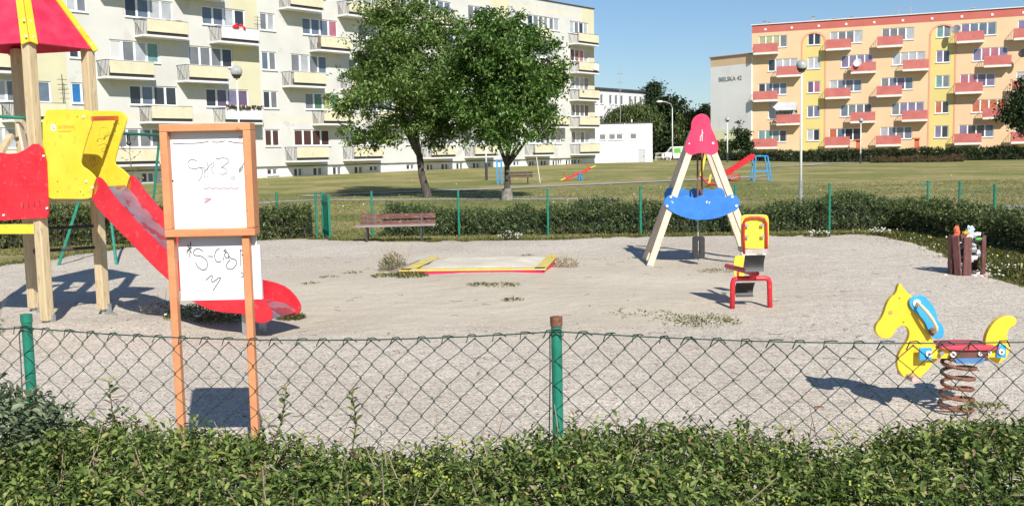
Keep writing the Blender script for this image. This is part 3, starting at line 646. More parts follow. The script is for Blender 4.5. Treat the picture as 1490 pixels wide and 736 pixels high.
# wall direction from vanishing point x=-478
ug = Vector((1, -1450 / (745 + 478), 0)).normalized(); ag = math.atan2(ug.y, ug.x)
LG = 6.17; AG = Vector((29.22, 121.15, 0)) - ug * LG
gb = thing('apartment_building', AG, 'pale grey windowless gable block with street name lettering left of the peach block', 'apartment building', rz=ag)
mb = MB(); mb.cur = 0
def q4(a, b, z0, z1, y=0): mb.add([(a, y, z0), (b, y, z0), (b, y, z1), (a, y, z1)], [(0, 1, 2, 3)])
q4(0, LG, 4.0, 11.85); mb.cur = 1; q4(0, LG, -1, 4.0); mb.cur = 2; q4(0, LG, 11.85, 12.95)
mb.cur = 0; mb.add([(0, 0, -1), (0, 40, -1), (0, 40, 12.95), (0, 0, 12.95)], [(0, 1, 2, 3)]); mb.add([(LG, 0, -1), (LG, 40, -1), (LG, 40, 12.95), (LG, 0, 12.95)], [(0, 1, 2, 3)]); mb.add([(0, 40, -1), (LG, 40, -1), (LG, 40, 12.95), (0, 40, 12.95)], [(0, 1, 2, 3)])
mb.build('wall', [grayw, limew, peach], gb)
mb = MB(); mb.bb(-.15, LG + .1, -.15, 40.1, 12.96, 13.08); mb.build('roof', M('terracotta_edge', (.35, .14, .09), (.42, .18, .12), 2, .8), gb)
def text(s, size, mat, parent, mat4, name='lettering', ext=.01, bold=0):
    cu = bpy.data.curves.new('t', 'FONT'); cu.body = s; cu.size = size; cu.extrude = ext; cu.offset = bold
    t = bpy.data.objects.new('t', cu); COL.objects.link(t); bpy.context.view_layer.update()
    me = bpy.data.meshes.new_from_object(t.evaluated_get(bpy.context.evaluated_depsgraph_get())); me.name = name
    bpy.data.objects.remove(t); me.materials.clear(); me.materials.append(mat)
    me.transform(frame_of(parent).inverted() @ mat4 if parent is not None else mat4)
    o = bpy.data.objects.new(name, me); COL.objects.link(o); o.parent = parent; return o
RX = Matrix.Rotation(R_(90), 4, 'X')
text('BIELSKA 42', .72, M('grey_lettering', (.20, .20, .20), None), gb, frame_of(gb) @ Matrix.Translation((1.25, -.02, 10.0)) @ RX, 'street_name', bold=.01)

# white annex
an0 = Vector((8.4, 106, .2)); 
an = thing('flat_roofed_annex', (9.0, 106, .3), 'low white flat-roofed box building with grey door and small square windows', 'building')
holes = [(-.1 + x, .65 + x, 2.6, 3.25) for x in (.55, 1.55, 2.35, 3.8)]
mb = MB(); facade(mb, -2, 6.1, -.6, 4.3, holes + [(4.6, 5.3, 0.1, 1.55)], ([], [], lambda x, z: 0)); mb.add([(6.1, 0, -.6), (6.1, 9, -.6), (6.1, 9, 4.3), (6.1, 0, 4.3)], [(0, 1, 2, 3)]); mb.add([(-2, 9, -.6), (6.1, 9, -.6), (6.1, 9, 4.3), (-2, 9, 4.3)], [(0, 1, 2, 3)])
mb.build('wall', whitep, an); mb = MB(); mb.bb(-2.1, 6.18, -.1, 9.1, 4.303, 4.4); mb.build('roof', roofd, an)
mb = MB(); mb.bb(3.1, 3.2, -.12, -.01, 0, 4.3); mb.build('downpipe', whitep, an)
for h in holes: window(an, h[0] + .01, h[1] - .01, h[2] + .01, h[3] - .01, 1, ['g'])
mb = MB(); mb.bb(4.62, 5.28, .04, .1, .1, 1.53); d = mb.build('door', M('grey_door', (.42, .42, .43), (.48, .48, .49), 2, .6), an); mb = MB(); mb.bb(5.12, 5.18, .0, .037, .75, .85); mb.build('handle', iron, d)
mb = MB(); c = Vector((2.9, 1.5, 4.4)); mb.tube([c, c + Vector((0, 0, 6.4))], .03, 5)
for z in (3.5, 4.3, 5.2): mb.tube([c + Vector((-.3, 0, z)), c + Vector((.3, 0, z))], .02, 4)
mb.build('antenna_mast', galv, an)
mb = MB(); mb.bb(4.0, 4.12, 1, 1.12, 4.4, 4.75); mb.build('roof_vent', whitep, an)
# far white block
fb = thing('apartment_building', (20.66, 150, 0), 'distant white block with rows of small windows above the willow', 'apartment building', rz=angL)
holes = []
for i in range(14):
    for z in (8.3, 5.3): 
        x = -2.2 - 1.45 * i - (i // 3) * .8; holes.append((x, x + .75, z, z + 1.3))
mb = MB(); facade(mb, -34, 0, -1, 10.3, holes, ([], [], lambda x, z: 0)); mb.add([(0, 0, -1), (0, 12, -1), (0, 12, 10.3), (0, 0, 10.3)], [(0, 1, 2, 3)]); mb.build('wall', whitep, fb)
mb = MB(); mb.bb(-34, .2, -.3, 12, 10.303, 10.55); mb.build('roof', roofd, fb)
for h in holes: window(fb, *h, 1, ['g'])
# ---------------------------------------------------------------- playground
def PP(pts, Y): return [P(x, y, Y) for x, y in pts]
def smooth_px(pts, it=2):
    for _ in range(it):
        o = []
        for i in range(len(pts)):
            a = pts[i]; b = pts[(i + 1) % len(pts)]; o += [(a[0] * .75 + b[0] * .25, a[1] * .75 + b[1] * .25), (a[0] * .25 + b[0] * .75, a[1] * .25 + b[1] * .75)]
        pts = o
    return pts
def zpx(pts, ox, oy, s, it=2): return smooth_px([(ox + x / s, oy + y / s) for x, y in pts], it)
def caps(root, pts, Y, r, n='bolt_cap', m=capw, off=.0):
    for x, y in pts:
        mb = MB(); c = P(x, y, Y); mb.cyl(c + Vector((0, .006, 0)), c - Vector((0, .012, 0)), r, 10); mb.cyl(c - Vector((0, .012, 0)), c - Vector((0, .02, 0)), r, 10, r * .6); mb.build(n, m, root, world=True)

# --- play tower
F_ = Vector((-4.86, 10.28, 0)); Rr = Vector((-4.56, 10.99, 0)); L_ = Vector((-5.44, 11.22, 0)); W_ = F_ + L_ - Rr; W_ = Vector((W_.x, W_.y, 0)); CT = (F_ + L_) / 2
tw = thing('play_tower', CT, 'wooden play tower with red pyramid roof, yellow side panels and red slide', 'play tower')
aT = math.atan2((Rr - F_).y, (Rr - F_).x); RT = Matrix.Rotation(aT, 3, 'Z')
for p in (F_, Rr, L_, W_):
    mb = MB(); mb.box((p.x, p.y, 1.52), (.105, .105, 2.9), RT); 
    q = mb.build('post', wood, tw, world=True, bevel=.012)
    mb = MB(); mb.box((p.x + .05, p.y + .0, .07), (.035, .07, .13), RT); mb.cyl((p.x, p.y, -.02), (p.x, p.y, .08), .025, 8); mb.box((p.x + .07, p.y, .02), (.12, .06, .012), RT); mb.build('post_shoe', galv, q, world=True)
    mb = MB(); a = p + (CT - p).normalized() * -.052
    mb.box((p.x, p.y, 1.0), (.109, .012, .0), RT) if False else None
dF = (Rr - F_).normalized(); dW = (W_ - F_).normalized(); out1 = -dW; out2 = -dF   # out1: away through the F-R side, out2: through the W-F side
mb = MB()
for t in np.linspace(.06, .94, 8): a = F_.lerp(W_, t); b = Rr.lerp(L_, t); mb.beam(a + Vector((0, 0, 1.39)), b + Vector((0, 0, 1.39)), .10, .035)
mb.build('platform', woodd, tw, world=True)
mb = MB(); mb.beam(F_ + out2 * .03 + Vector((0, 0, 1.03)), W_ + out2 * .03 + Vector((0, 0, 1.03)), .025, .10); mb.build('yellow_board', yellow, tw, world=True)
mb = MB(); mb.beam(F_ + out1 * .07 + Vector((0, 0, 1.34)) - dF * .02, Rr + out1 * .07 + Vector((0, 0, 1.34)), .03, .11); mb.build('crossbeam', wood, tw, world=True, bevel=.005)
# red wavy panel on the W-F side
def on_line(px, py, a, d):   # unproject pixel on vertical plane through a with direction d
    r_ = Vector(ray(px, py)); n = Vector((-d.y, d.x, 0)); c = Vector(CAM); t = (a - c).dot(n) / r_.dot(n); return c + r_ * t
pl0 = F_ + out2 * .07
o = [(-70, 232), (-40, 236), (-12, 244), (2, 223), (14, 224), (28, 223), (40, 216), (50, 209), (58, 210), (65, 216), (69, 235), (72, 315), (68, 318), (0, 325), (-40, 330), (-72, 332)]
o = [(-60, 222), (-45, 212), (-20, 222), (0, 222)] + [(14, 224), (28, 223), (40, 217), (50, 209.5), (57, 209.5), (64, 216), (69, 235), (72, 312), (70, 317), (10, 320.5), (-60, 323)]
mb = MB(); mb.plate([on_line(x, y, pl0, dW) for x, y in o], out2 * .022); pn = mb.build('front_panel', red, tw, world=True, bevel=.004)
for x, y in ((64, 227), (69, 303), (6, 313)):
    mb = MB(); c = on_line(x, y, pl0 + out2 * .022, dW); mb.cyl(c, c + out2 * .012, .012, 10); mb.build('bolt_cap', capw, pn, world=True)
for i in range(4): mb = MB(); c = on_line(34 + 8 * i, 300 - i, pl0 + out2 * .0235, dW); mb.box(c, (.006, .002, .05 + .02 * (i % 2)), Matrix.Rotation(math.atan2(dW.y, dW.x), 3, 'Z')); mb.build('scratch', dark, pn, world=True)
# inside diagonal brace + far-side rails
mb = MB(); a = L_ + Vector((0, -.1, 1.75)); mb.beam(W_.lerp(L_, .1) + Vector((0, 0, 1.3)), W_.lerp(L_, .8) + Vector((0, 0, 2.02)), .09, .04); mb.beam(L_ + Vector((-.02, 0, 1.5)), L_ + Vector((.22, -.2, 1.9)), .09, .04); mb.build('brace', wood, tw, world=True)
mb = MB(); mb.beam(P(28, 178, 11.0), P(41, 240, 11.0), .10, .03); mb.build('inner_board', woodp, tw, world=True)
mb = MB(); mb.tube([P(-60, 166, 10.9), P(37, 172, 10.9)], .018, 8); mb.build('handrail', greenm, tw, world=True)
# roof
cr = CT + Vector((0, 0, 4.05)); ev = []
for p in (F_, Rr, L_, W_): ev.append(p + (p - CT).normalized() * .10 + Vector((0, 0, 2.915)))
for i in range(4):
    a, b = ev[i], ev[(i + 1) % 4]; n = (b - a).cross(cr - a).normalized()
    if n.z < 0: n = -n
    mb = MB(); top = .93; mb.plate([a, b, b.lerp(cr, top), a.lerp(cr, top)], -n * .018); rp_ = mb.build('roof_panel', pinkred, tw, world=True)
    for s, e, o2 in ((a, cr, b), (b, cr, a)):
        d = (cr - s).normalized(); inw = (o2 - s).normalized(); inw = (inw - d * inw.dot(d)).normalized(); w_ = .072
        m2 = MB(); q = s + n * .004; m2.plate([q, q + inw * w_ * 1.15, q + inw * w_ * .9 + d * 1.2, q + d * 1.2], n * .014); strip = m2.build('roof_strip', yellow, rp_, world=True)
    for t in (.06, .2):
        pass
for s in (0, 1):
    for t in (.05, .2):
        a = ev[s].lerp(cr, t); 
        for sg in (-1, 1):
            if s == 1 and sg == 1: continue
            q = a + (ev[1] - ev[0]).normalized() * .045 * sg * (1 if s == 0 else 1); nn = ((ev[1] - ev[0]).cross(cr - ev[0])).normalized(); mb = MB(); mb.cyl(q + out1 * .0, q + out1 * .028 + out2 * .015, .010, 8); mb.build('bolt_cap', capw, tw, world=True)
# slide frame: e runs down the slide, wv spans its width
eS = Vector((.92, -.39, 0)).normalized(); wS = Vector((.39, .92, 0)).normalized(); pS = F_ + Vector((.02, -.05, 0)); WD = .45; th = wS * .02
def SP(x, y, off=0.): return on_line(x, y, pS, eS) + wS * off
def splate(px, off): mb = MB(); mb.plate([SP(x, y) + wS * off for x, y in px], th); return mb
on = zpx([(125, 62), (180, 60), (250, 60), (266, 66), (275, 80), (274, 96), (256, 150), (238, 214), (242, 228), (262, 240), (284, 262), (292, 285), (288, 306), (274, 321), (255, 327), (200, 326), (140, 326), (134, 300), (128, 200)], 0, 130, 2.044, 1)
yn = splate(on, 0).build('side_panel', yellow, tw, world=True, bevel=.004)
yf = splate(on, WD).build('side_panel', yellow, tw, world=True, bevel=.004)
def scap(x, y, r, m, par, off=0., h=.012, n='bolt_cap'):
    mb = MB(); c = on_line(x, y, pS + wS * off, eS); mb.cyl(c, c - wS * h, r, 10); return mb.build(n, m, par, world=True)
for x, y, mm in ((122, 170, capw), (126, 264, capw), (135, 273, capw), (117, 279, dark), (121, 284, dark), (84, 279, dark), (84, 264, dark), (112.5, 170, dark)):
    scap(x, y, .013 if mm is capw else .006, mm, yn, h=.012 if mm is capw else .003)
for x, y in ((168, 191), (161, 173), (166, 181), (142, 205), (152, 201), (173, 180)): scap(x, y, .006, dark, yf, WD, .004)
def sstroke(pxs, off, m, w, par, it=2):
    pts = [on_line(x, y, pS + wS * off, eS) - wS * .002 for x, y in pxs]
    for _ in range(it): pts = [pts[0]] + [q for a, b in zip(pts, pts[1:]) for q in (a * .75 + b * .25, a * .25 + b * .75)] + [pts[-1]]
    mb = MB(); mb.tube(pts, w / 2, 4); return mb.build('graffiti', m, par, world=True)
txo = M('orange_print', (.72, .30, .04), None); MS = Matrix.Rotation(math.atan2(eS.y, eS.x), 4, 'Z'); RS = MS.to_3x3()
c = SP(77.5, 186) - wS * .001; mb = MB(); mb.box(c, (.062, .002, .062), RS); lg = mb.build('emblem', capw, yn, world=True)
for dx, dz in ((-.012, .008), (.010, .012), (.0, -.008), (.016, -.014)): mb = MB(); mb.box(c + eS * dx - wS * .0015 + Vector((0, 0, dz)), (.012, .001, .008), RS); mb.build('emblem_mark', ink, lg, world=True)
for t_, sz_, px_, py_ in (('SATERNUS.', .044, 84.5, 187.5), ('www.saternus.pl', .026, 85, 192.5)): text(t_, sz_, txo, yn, Matrix.Translation(SP(px_, py_) - wS * .0015) @ MS @ RX, 'lettering', ext=.0006)
mb = MB(); mb.beam(SP(134, 173), on_line(171.5, 172, pS + wS * WD, eS), .022, .045); mb.build('crossbar', M('orange_red_bar', (.62, .10, .03), (.68, .13, .04), 6, .5), tw, world=True)
fmk = M('faint_marker', (.50, .36, .05), None)
for x0, y0 in ((150, 192), (148, 207), (157, 200), (152, 217)): sstroke([(x0 + rr.uniform(-8, 8), y0 + rr.uniform(-8, 8)) for _ in range(7)], WD, fmk, .004, yf)
sstroke([(130, 236), (134, 226), (140, 232), (136, 244), (131, 240), (138, 228), (147, 226), (143, 238), (136, 242)], WD, fmk, .005, yf)
wn = smooth_px([(132, 292), (136, 268), (141, 256), (150, 262), (165, 286), (200, 324), (225, 349), (250, 372), (275, 395), (300, 408), (330, 414), (355, 419), (375, 427), (390, 443), (397, 458), (393, 467), (384, 470), (370, 469), (358, 457), (330, 455), (309, 452), (285, 442), (262, 424), (250, 412), (222, 387), (190, 353), (160, 323)], 1)
sl_ = splate(wn, 0.0).build('slide', red, tw, world=True, bevel=.003)
splate(wn, WD).build('side_wall', red, sl_, world=True, bevel=.003)
mid = [(133, 272), (150, 290), (165, 310), (200, 348), (225, 374), (250, 398), (275, 421), (300, 436), (330, 444), (355, 447), (375, 452), (386, 460), (390, 465)]
mid = [mid[0]] + [q for a, b in zip(mid, mid[1:]) for q in ((a[0] * .75 + b[0] * .25, a[1] * .75 + b[1] * .25), (a[0] * .25 + b[0] * .75, a[1] * .25 + b[1] * .75))] + [mid[-1]]
ch = MB()
for i, (x, y) in enumerate(mid):
    p = SP(x, y); ch.v += [tuple(p + wS * .02), tuple(p + wS * WD)]
    if i: b = 2 * i; ch.f.append((b - 2, b - 1, b + 1, b)); ch.m.append(0)
ch.build('chute', steelr, sl_, world=True, smooth=True)
mb = MB(); c = SP(253, 404); mb.cyl(c, c - wS * .012, .055, 16); mb.build('joint_cover', yellow, sl_, world=True)
mb = MB(); c = SP(345, 458); mb.box((c.x + wS.x * .12, c.y + wS.y * .12, c.z / 2 - .03), (.05, .05, c.z + .06), RS); mb.build('slide_foot', galv, sl_, world=True)
mb = MB(); mb.box((c.x + wS.x * .38, c.y + wS.y * .38, c.z / 2 - .03), (.05, .05, c.z + .06), RS); mb.build('slide_foot', galv, sl_, world=True)
def stroke(pxs, Y, m, w=.006, name='graffiti', parent=None, it=1):
    pts = [P(x, y, Y) for x, y in pxs]
    for _ in range(it):
        if len(pts) > 2: pts = [pts[0]] + [q for a, b in zip(pts, pts[1:]) for q in (a * .75 + b * .25, a * .25 + b * .75)] + [pts[-1]]
    mb = MB(); mb.tube(pts, w / 2, 4); return mb.build(name, m, parent, world=True)
# rungs
for py in (335, 368):
    mb = MB(); a = on_line(76, py, F_ + out1 * .0, dF); z = a.z; mb.tube([L_ + Vector((0, 0, z)) + (F_ - L_) * .62, Rr + Vector((0, 0, z))], .018, 8); mb.sphere(L_ + Vector((0, 0, z)) + (F_ - L_) * .62, .048, 10, 8); mb.build('rung', dark, tw, world=True)
# thin roof-light details: none

# --- green swing frame behind the tower
sf = thing('swing_frame', (-6.9, 18, 0), 'green metal swing frame behind the yellow slide panels, splayed leg showing', 'swing frame')
ap1 = Vector((-6.92, 17.0, 2.2)); ap2 = Vector((-6.9, 19.8, 2.2))
mb = MB(); mb.tube([ap1, ap2], .028, 8); mb.build('top_bar', greenm, sf, world=True)
for ap, ys in ((ap1, 16.14), (ap2, 20.2)):
    for s in (-1, 1):
        mb = MB(); mb.tube([ap, Vector((ap.x + s * .48, ys, 0))], .024, 8); mb.build('leg', greenm, sf, world=True)
mb = MB(); mb.tube([Vector((-6.91, 18.2, 2.2)), Vector((-6.91, 18.2, 2.05))], .03, 6); mb.sphere((-6.91, 18.2, 2.03), .045, 8, 6); mb.build('hanger', iron, sf, world=True)

# --- notice board
Ysg = 4.86
sg = thing('notice_board', (-1.49, Ysg, 0), 'orange-framed white notice board covered in marker scribbles just beyond the wire fence', 'notice board')
def pxs(x, y, Y=Ysg): return P(x, y, Y)
zt = pxs(309, 180).z; zm = pxs(309, 343).z; zl = pxs(317, 437).z; 
xL, xR = pxs(240, 260).x, pxs(371, 260).x; dL = .03
fr = MB(); bw = .037; dp = .10
fr.bb(xL, xL + bw, Ysg - dp / 2, Ysg + dp / 2, zm + bw, zt - bw); fr.bb(xR - bw, xR, Ysg - dp / 2, Ysg + dp / 2, zm + bw, zt - bw)
fr.bb(xL, xR, Ysg - dp / 2, Ysg + dp / 2, zt - bw, zt); fr.bb(xL, xR, Ysg - dp / 2, Ysg + dp / 2, zm, zm + bw); fo = fr.build('frame', orange, sg, world=True, bevel=.004)
mb = MB(); mb.bb(xL + bw - .002, xR - bw + .002, Ysg - .002, Ysg + .01, zm + bw - .002, zt - bw + .002); up = mb.build('board', boardw, sg, world=True)
for px in (262, 370):
    x = pxs(px, 500).x - .012; mb = MB(); mb.bb(x - .018, x + .018, Ysg - .030, Ysg + .016, -.05, zm - .002); mb.build('post', orange, sg, world=True, bevel=.004)
mb = MB(); mb.bb(pxs(263, 400).x - .01, pxs(374, 400).x, Ysg + .018, Ysg + .026, zl, zm - .0); lo = mb.build('board', boardw, sg, world=True)
mb = MB(); x = pxs(374, 400).x; mb.bb(x + .001, x + .018, Ysg + .010, Ysg + .034, zl, zm - .05); mb.build('edge_strip', whitep, sg, world=True)
Yu = Ysg - .004
def Z(pts, ox=230, oy=170, s=4.0875): return [(ox + a / s, oy + b / s) for a, b in pts]
for st, w_ in (([(230, 262), (200, 250), (175, 270), (180, 300), (215, 312), (250, 300), (268, 315), (262, 350), (240, 385)], .003), ([(250, 300), (275, 300), (280, 340), (275, 362)], .003), ([(290, 255), (297, 300), (296, 362)], .003), ([(275, 330), (330, 262), (330, 300), (310, 300), (335, 345)], .003),
              ([(345, 250), (400, 242), (428, 262), (395, 290), (370, 300), (400, 305), (415, 330), (385, 345), (370, 335)], .003), ([(482, 330), (500, 290), (540, 240), (545, 228), (520, 230), (512, 250), (535, 270), (515, 285), (545, 310)], .003), ([(483, 330), (480, 312), (505, 290), (500, 312), (484, 330)], .003)):
    stroke(Z(st), Yu, inkg, w_ + .001, parent=up, it=1)
stroke(Z([(85, 162), (160, 158), (230, 158), (300, 148)]), Yu, ink, .003, parent=up); stroke(Z([(318, 150), (360, 152), (398, 144)]), Yu, ink, .003, parent=up); stroke(Z([(416, 145), (460, 155), (548, 160)]), Yu, ink, .003, parent=up)
stroke(Z([(270 + 7 * i, 425 + (4 if i % 2 else -4) + 3 * math.sin(i)) for i in range(31)]), Yu, inkr, .0045, parent=up, it=0)
stroke(Z([(275, 490), (300, 485), (318, 488), (285, 500), (275, 512), (295, 500), (310, 492), (280, 510), (290, 495)]), Yu, inkr, .005, parent=up, it=0)
stroke(Z([(478, 125), (490, 115), (500, 125), (488, 135), (480, 128)]), Yu, inkr, .003, parent=up); stroke(Z([(435, 365), (450, 355), (462, 362), (445, 375), (436, 366)]), Yu, inkg, .003, parent=up)
for a, b in ((88, 380), (548, 378), (97, 675), (320, 676), (548, 675), (80, 80), (310, 76), (538, 74)):
    q = Z([(a, b)])[0]; c = P(q[0], q[1], Yu); mb = MB(); mb.cyl(c, c - Vector((0, .003, 0)), .0045, 8); mb.build('screw', ink, up, world=True)
Yl = Ysg + .015
Z2 = lambda p: Z(p, 230, 330, 4.331)
for st in ([(205, 95), (198, 190)], [(178, 150), (215, 130)], [(185, 115), (212, 168)], [(180, 170), (205, 120)], [(282, 152), (250, 132), (222, 150), (225, 180), (275, 182), (312, 215), (310, 260), (285, 275), (250, 255), (236, 222)], [(315, 185), (348, 186)],
           [(388, 135), (362, 150), (354, 195), (372, 225), (398, 215)], [(415, 150), (425, 140), (432, 155), (412, 178), (440, 205), (452, 170), (412, 150)], [(412, 190), (415, 215)], [(440, 180), (460, 200), (492, 205), (498, 230), (470, 268), (435, 265), (428, 235), (455, 205)],
           [(518, 140), (518, 245)], [(516, 150), (560, 140), (555, 165), (520, 178), (545, 182), (562, 195)], [(520, 290), (565, 300)], [(540, 270), (545, 330)], [(525, 320), (562, 282)], [(300, 335), (350, 292), (328, 362), (412, 298), (345, 402)]):
    stroke(Z2(st), Yl, ink, .0035, parent=lo, it=2)

# --- near chain-link fence
def chainlink(root, a, b, zt, zb, w, r, mat, sag=0, n=4, top=True, jit=.0):
    a = Vector(a); b = Vector(b); L = (b - a).length; d = (b - a).normalized(); nx = int(L / w); mb = MB(); nz = int((zt - zb) / (w)) ; nrm = Vector((-d.y, d.x, 0))
    def zs(s): return zt - sag * 4 * (s / L) * (1 - s / L)
    def wv(x, z): return (.012 * math.sin(x * 3.7 + z * 5) + .006 * math.sin(x * 11 + z * 3)) * jit
    for k in range(-nz - 1, nx + 1):
        pass
    for k in range(nx + 1):
        pts = []; 
        for i in range(2 * nz + 2):
            s = k * w + (w / 2 if i % 2 else 0) * (1 if True else -1); z = - i * w / 2
            if k % 2 == 99: s = k * w - (w / 2 if i % 2 else 0)
            s0 = s + (.003 if i % 2 else -.003)
            zz = zs(min(L, max(0, s))) + z
            if zz < zb: break
            if s > L: continue
            pts.append(a + d * (s0 + wv(s, z)) + Vector((0, 0, zz + wv(z * 2, s))) + nrm * ((.003 if i % 2 else -.003)))
        if len(pts) > 1: mb.tube(pts, r, n, caps=False)
        # neighbour wire mirrored so that the two interlock
        pts = []
        for i in range(2 * nz + 2):
            s = k * w - (w / 2 if i % 2 else 0); z = - i * w / 2
            s0 = s + (-.003 if i % 2 else .003)
            zz = zs(min(L, max(0, s))) + z
            if zz < zb: break
            if s < 0: continue
            pts.append(a + d * (s0 + wv(s, z)) + Vector((0, 0, zz + wv(z * 2, s))) + nrm * ((-.003 if i % 2 else .003)))
        if len(pts) > 1: mb.tube(pts, r, n, caps=False)
    mb.build('mesh', mat, root, world=True)
    if top:
        t = MB(); t.tube([a + d * (L * q) + Vector((0, 0, zs(L * q) + .004)) for q in np.linspace(0, 1, 14)], r * 1.15, 5, caps=False)
        for k in range(nx + 1):
            s = k * w + random.uniform(-.006, .006); c = a + d * s + Vector((0, 0, zs(s) + .002))
            t.tube([c + d * (-.030 + .014 * random.random()) + Vector((0, 0, -.022)), c + Vector((0, 0, .008)) + d * (-.012) - nrm * .004, c + d * .012 + Vector((0, 0, .010)) - nrm * .004, c + d * (.018 + .02 * random.random()) + Vector((0, 0, -.014 + .022 * random.random()))], r, 4, caps=False)
        t.build('top_wire', mat, root, world=True)
pA = Vector((-1.985, 4.02, 0)); pB = Vector((.160, 3.68, 0)); dN = (pB - pA).normalized()
nf = thing('chain_link_fence', (pA + pB) / 2, 'sagging green chain-link fence across the foreground with two round green posts', 'fence')
pC = pB + dN * 2.17; pZ = pA - dN * 2.17; ztop = 1.035
for a, b, sg_ in ((pZ, pA, .04), (pA, pB, .042), (pB, pC, .034)): chainlink(nf, a + Vector((0, -.02, 0)), b + Vector((0, -.02, 0)), ztop, .12, .0975, .0023, wire, sg_, jit=.7)
for i, p in enumerate((pZ, pA, pB, pC)):
    mb = MB(); zz = 1.085; mb.cyl(p, p + Vector((0, 0, zz)), .0205, 16); po = mb.build('post', greenm, nf, world=True, smooth=False)
    mb = MB(); mb.cyl(p + Vector((0, 0, zz - .028)), p + Vector((0, 0, zz + .006)), .0232, 16); mb.build('post_cap', rust if i == 2 else greenm, po, world=True)
    mb = MB(); mb.tube([p + Vector((math.cos(t) * .026, math.sin(t) * .026, ztop - .01 + .006 * math.sin(t * 3))) for t in np.linspace(0, 6.28, 12)], .0018, 4); mb.build('tie_wire', wire, po, world=True)

# --- far fence
ff = thing('chain_link_fence', (2.6, 20.3, 0), 'low green wire fence running behind the bench and the far hedge', 'fence', None)
ys_ = lambda x: 21.0 + (x + 2.95) * (-.112)
fx = [-2.95 + 1.88 * i for i in range(7)]
ps = [Vector((P(px, 300, 20.6).x, 0, 0)) for px in ()]
posts = [(541, 21.0), (667, 20.75), (797, 20.5), (932, 20.3), (1070, 20.1), (1207, 19.9)]
posts = [Vector((P(px, 300, Y).x, Y, 0)) for px, Y in posts]; cor = Vector((P(1350, 300, 20.2).x, 20.2, 0)); posts.append(cor)
def gpost(root, p, h=.97, r=.024, name='post'): mb = MB(); mb.cyl(p, p + Vector((0, 0, h)), r, 10); o = mb.build(name, greenm, root, world=True); m2 = MB(); m2.cyl(p + Vector((0, 0, h - .02)), p + Vector((0, 0, h + .006)), r * 1.15, 10); m2.build('post_cap', greenm, o, world=True)
for p in posts: gpost(ff, p)
for a, b in zip(posts, posts[1:]): chainlink(ff, a, b, .92, .05, .11, .0013, wire2, .03, n=3, top=False); mb = MB(); mb.tube([a + Vector((0, 0, .93)), (a + b) / 2 + Vector((0, 0, .90)), b + Vector((0, 0, .93))], .002, 3); mb.build('top_wire', wire2, ff, world=True)
mb = MB(); mb.beam(cor + Vector((0, -.03, .62)), cor + Vector((-.6, -.25, -.05)), .03, .03); mb.build('brace', greenm, ff, world=True)
mb = MB(); mb.beam(cor + Vector((-.22, -.02, .9)), cor + Vector((.06, 0, .93)), .03, .02); mb.build('brace', greenm, ff, world=True)
rf = thing('chain_link_fence', (8.8, 17, 0), 'green wire fence turning along the right edge behind the litter bin', 'fence')
rp2 = [cor + Vector((.1, -.05, 0)), Vector((P(1396, 300, 19.2).x, 19.2, 0)), Vector((P(1447, 300, 17.4).x, 17.4, 0)), Vector((8.55, 15.6, 0)), Vector((8.5, 13.7, 0)), Vector((8.4, 11.8, 0))]
for p in rp2[1:]: gpost(rf, p, .99)
for a, b in zip(rp2, rp2[1:]): chainlink(rf, a, b, .93, .05, .11, .0013, wire2, .06, n=3, top=False); mb = MB(); mb.tube([a + Vector((0, 0, .94)), (a + b) / 2 + Vector((0, 0, .88)), b + Vector((0, 0, .94))], .002, 3); mb.build('top_wire', wire2, rf, world=True)
# left fence + open gate
lf = thing('chain_link_fence', (-8, 21.3, 0), 'green wire fence behind the play tower at the left, ending at the gate', 'fence')
lp = [Vector((-4.15, 21.2, 0)), Vector((P(403, 300, 21.6).x, 21.6, 0)), Vector((-6.9, 21.7, 0)), Vector((P(258, 300, 21.4).x - 1, 21.6, 0)), Vector((P(79, 300, 20.8).x, 20.8, 0)), Vector((-11.5, 20.2, 0))]
for p in lp: gpost(lf, p)
for a, b in zip(lp, lp[1:]): chainlink(lf, b, a, .92, .05, .11, .0013, wire2, .03, n=3, top=False)
gt = thing('gate', (-3.95, 21.1, 0), 'green metal gate standing open left of the red bench', 'gate')
ga = Vector((P(469.5, 300, 21.0).x, 21.0, 0)); gb2 = Vector((P(480, 300, 20.6).x, 20.5, 0))
mb = MB(); mb.cyl(ga, ga + Vector((0, 0, .97)), .03, 10); mb.build('post', greenm, gt, world=True)
mb = MB(); 
for i in range(4):
    a = ga.lerp(gb2, .12 + .25 * i); b = ga.lerp(gb2, .12 + .25 * i + .2); mb.beam(a + Vector((0, 0, .5)), b + Vector((0, 0, .5)), .02, .86)
mb.build('gate_leaf', greenm, gt, world=True)
mb = MB(); 
for z in (.2, .8): mb.beam(ga + Vector((0, -.02, z)), gb2 + Vector((0, -.02, z)), .035, .04)
mb.beam(gb2 + Vector((0, 0, .02)), gb2 + Vector((0, 0, .93)), .04, .04, (1, 0, 0)); mb.build('gate_frame', greenm, gt, world=True)

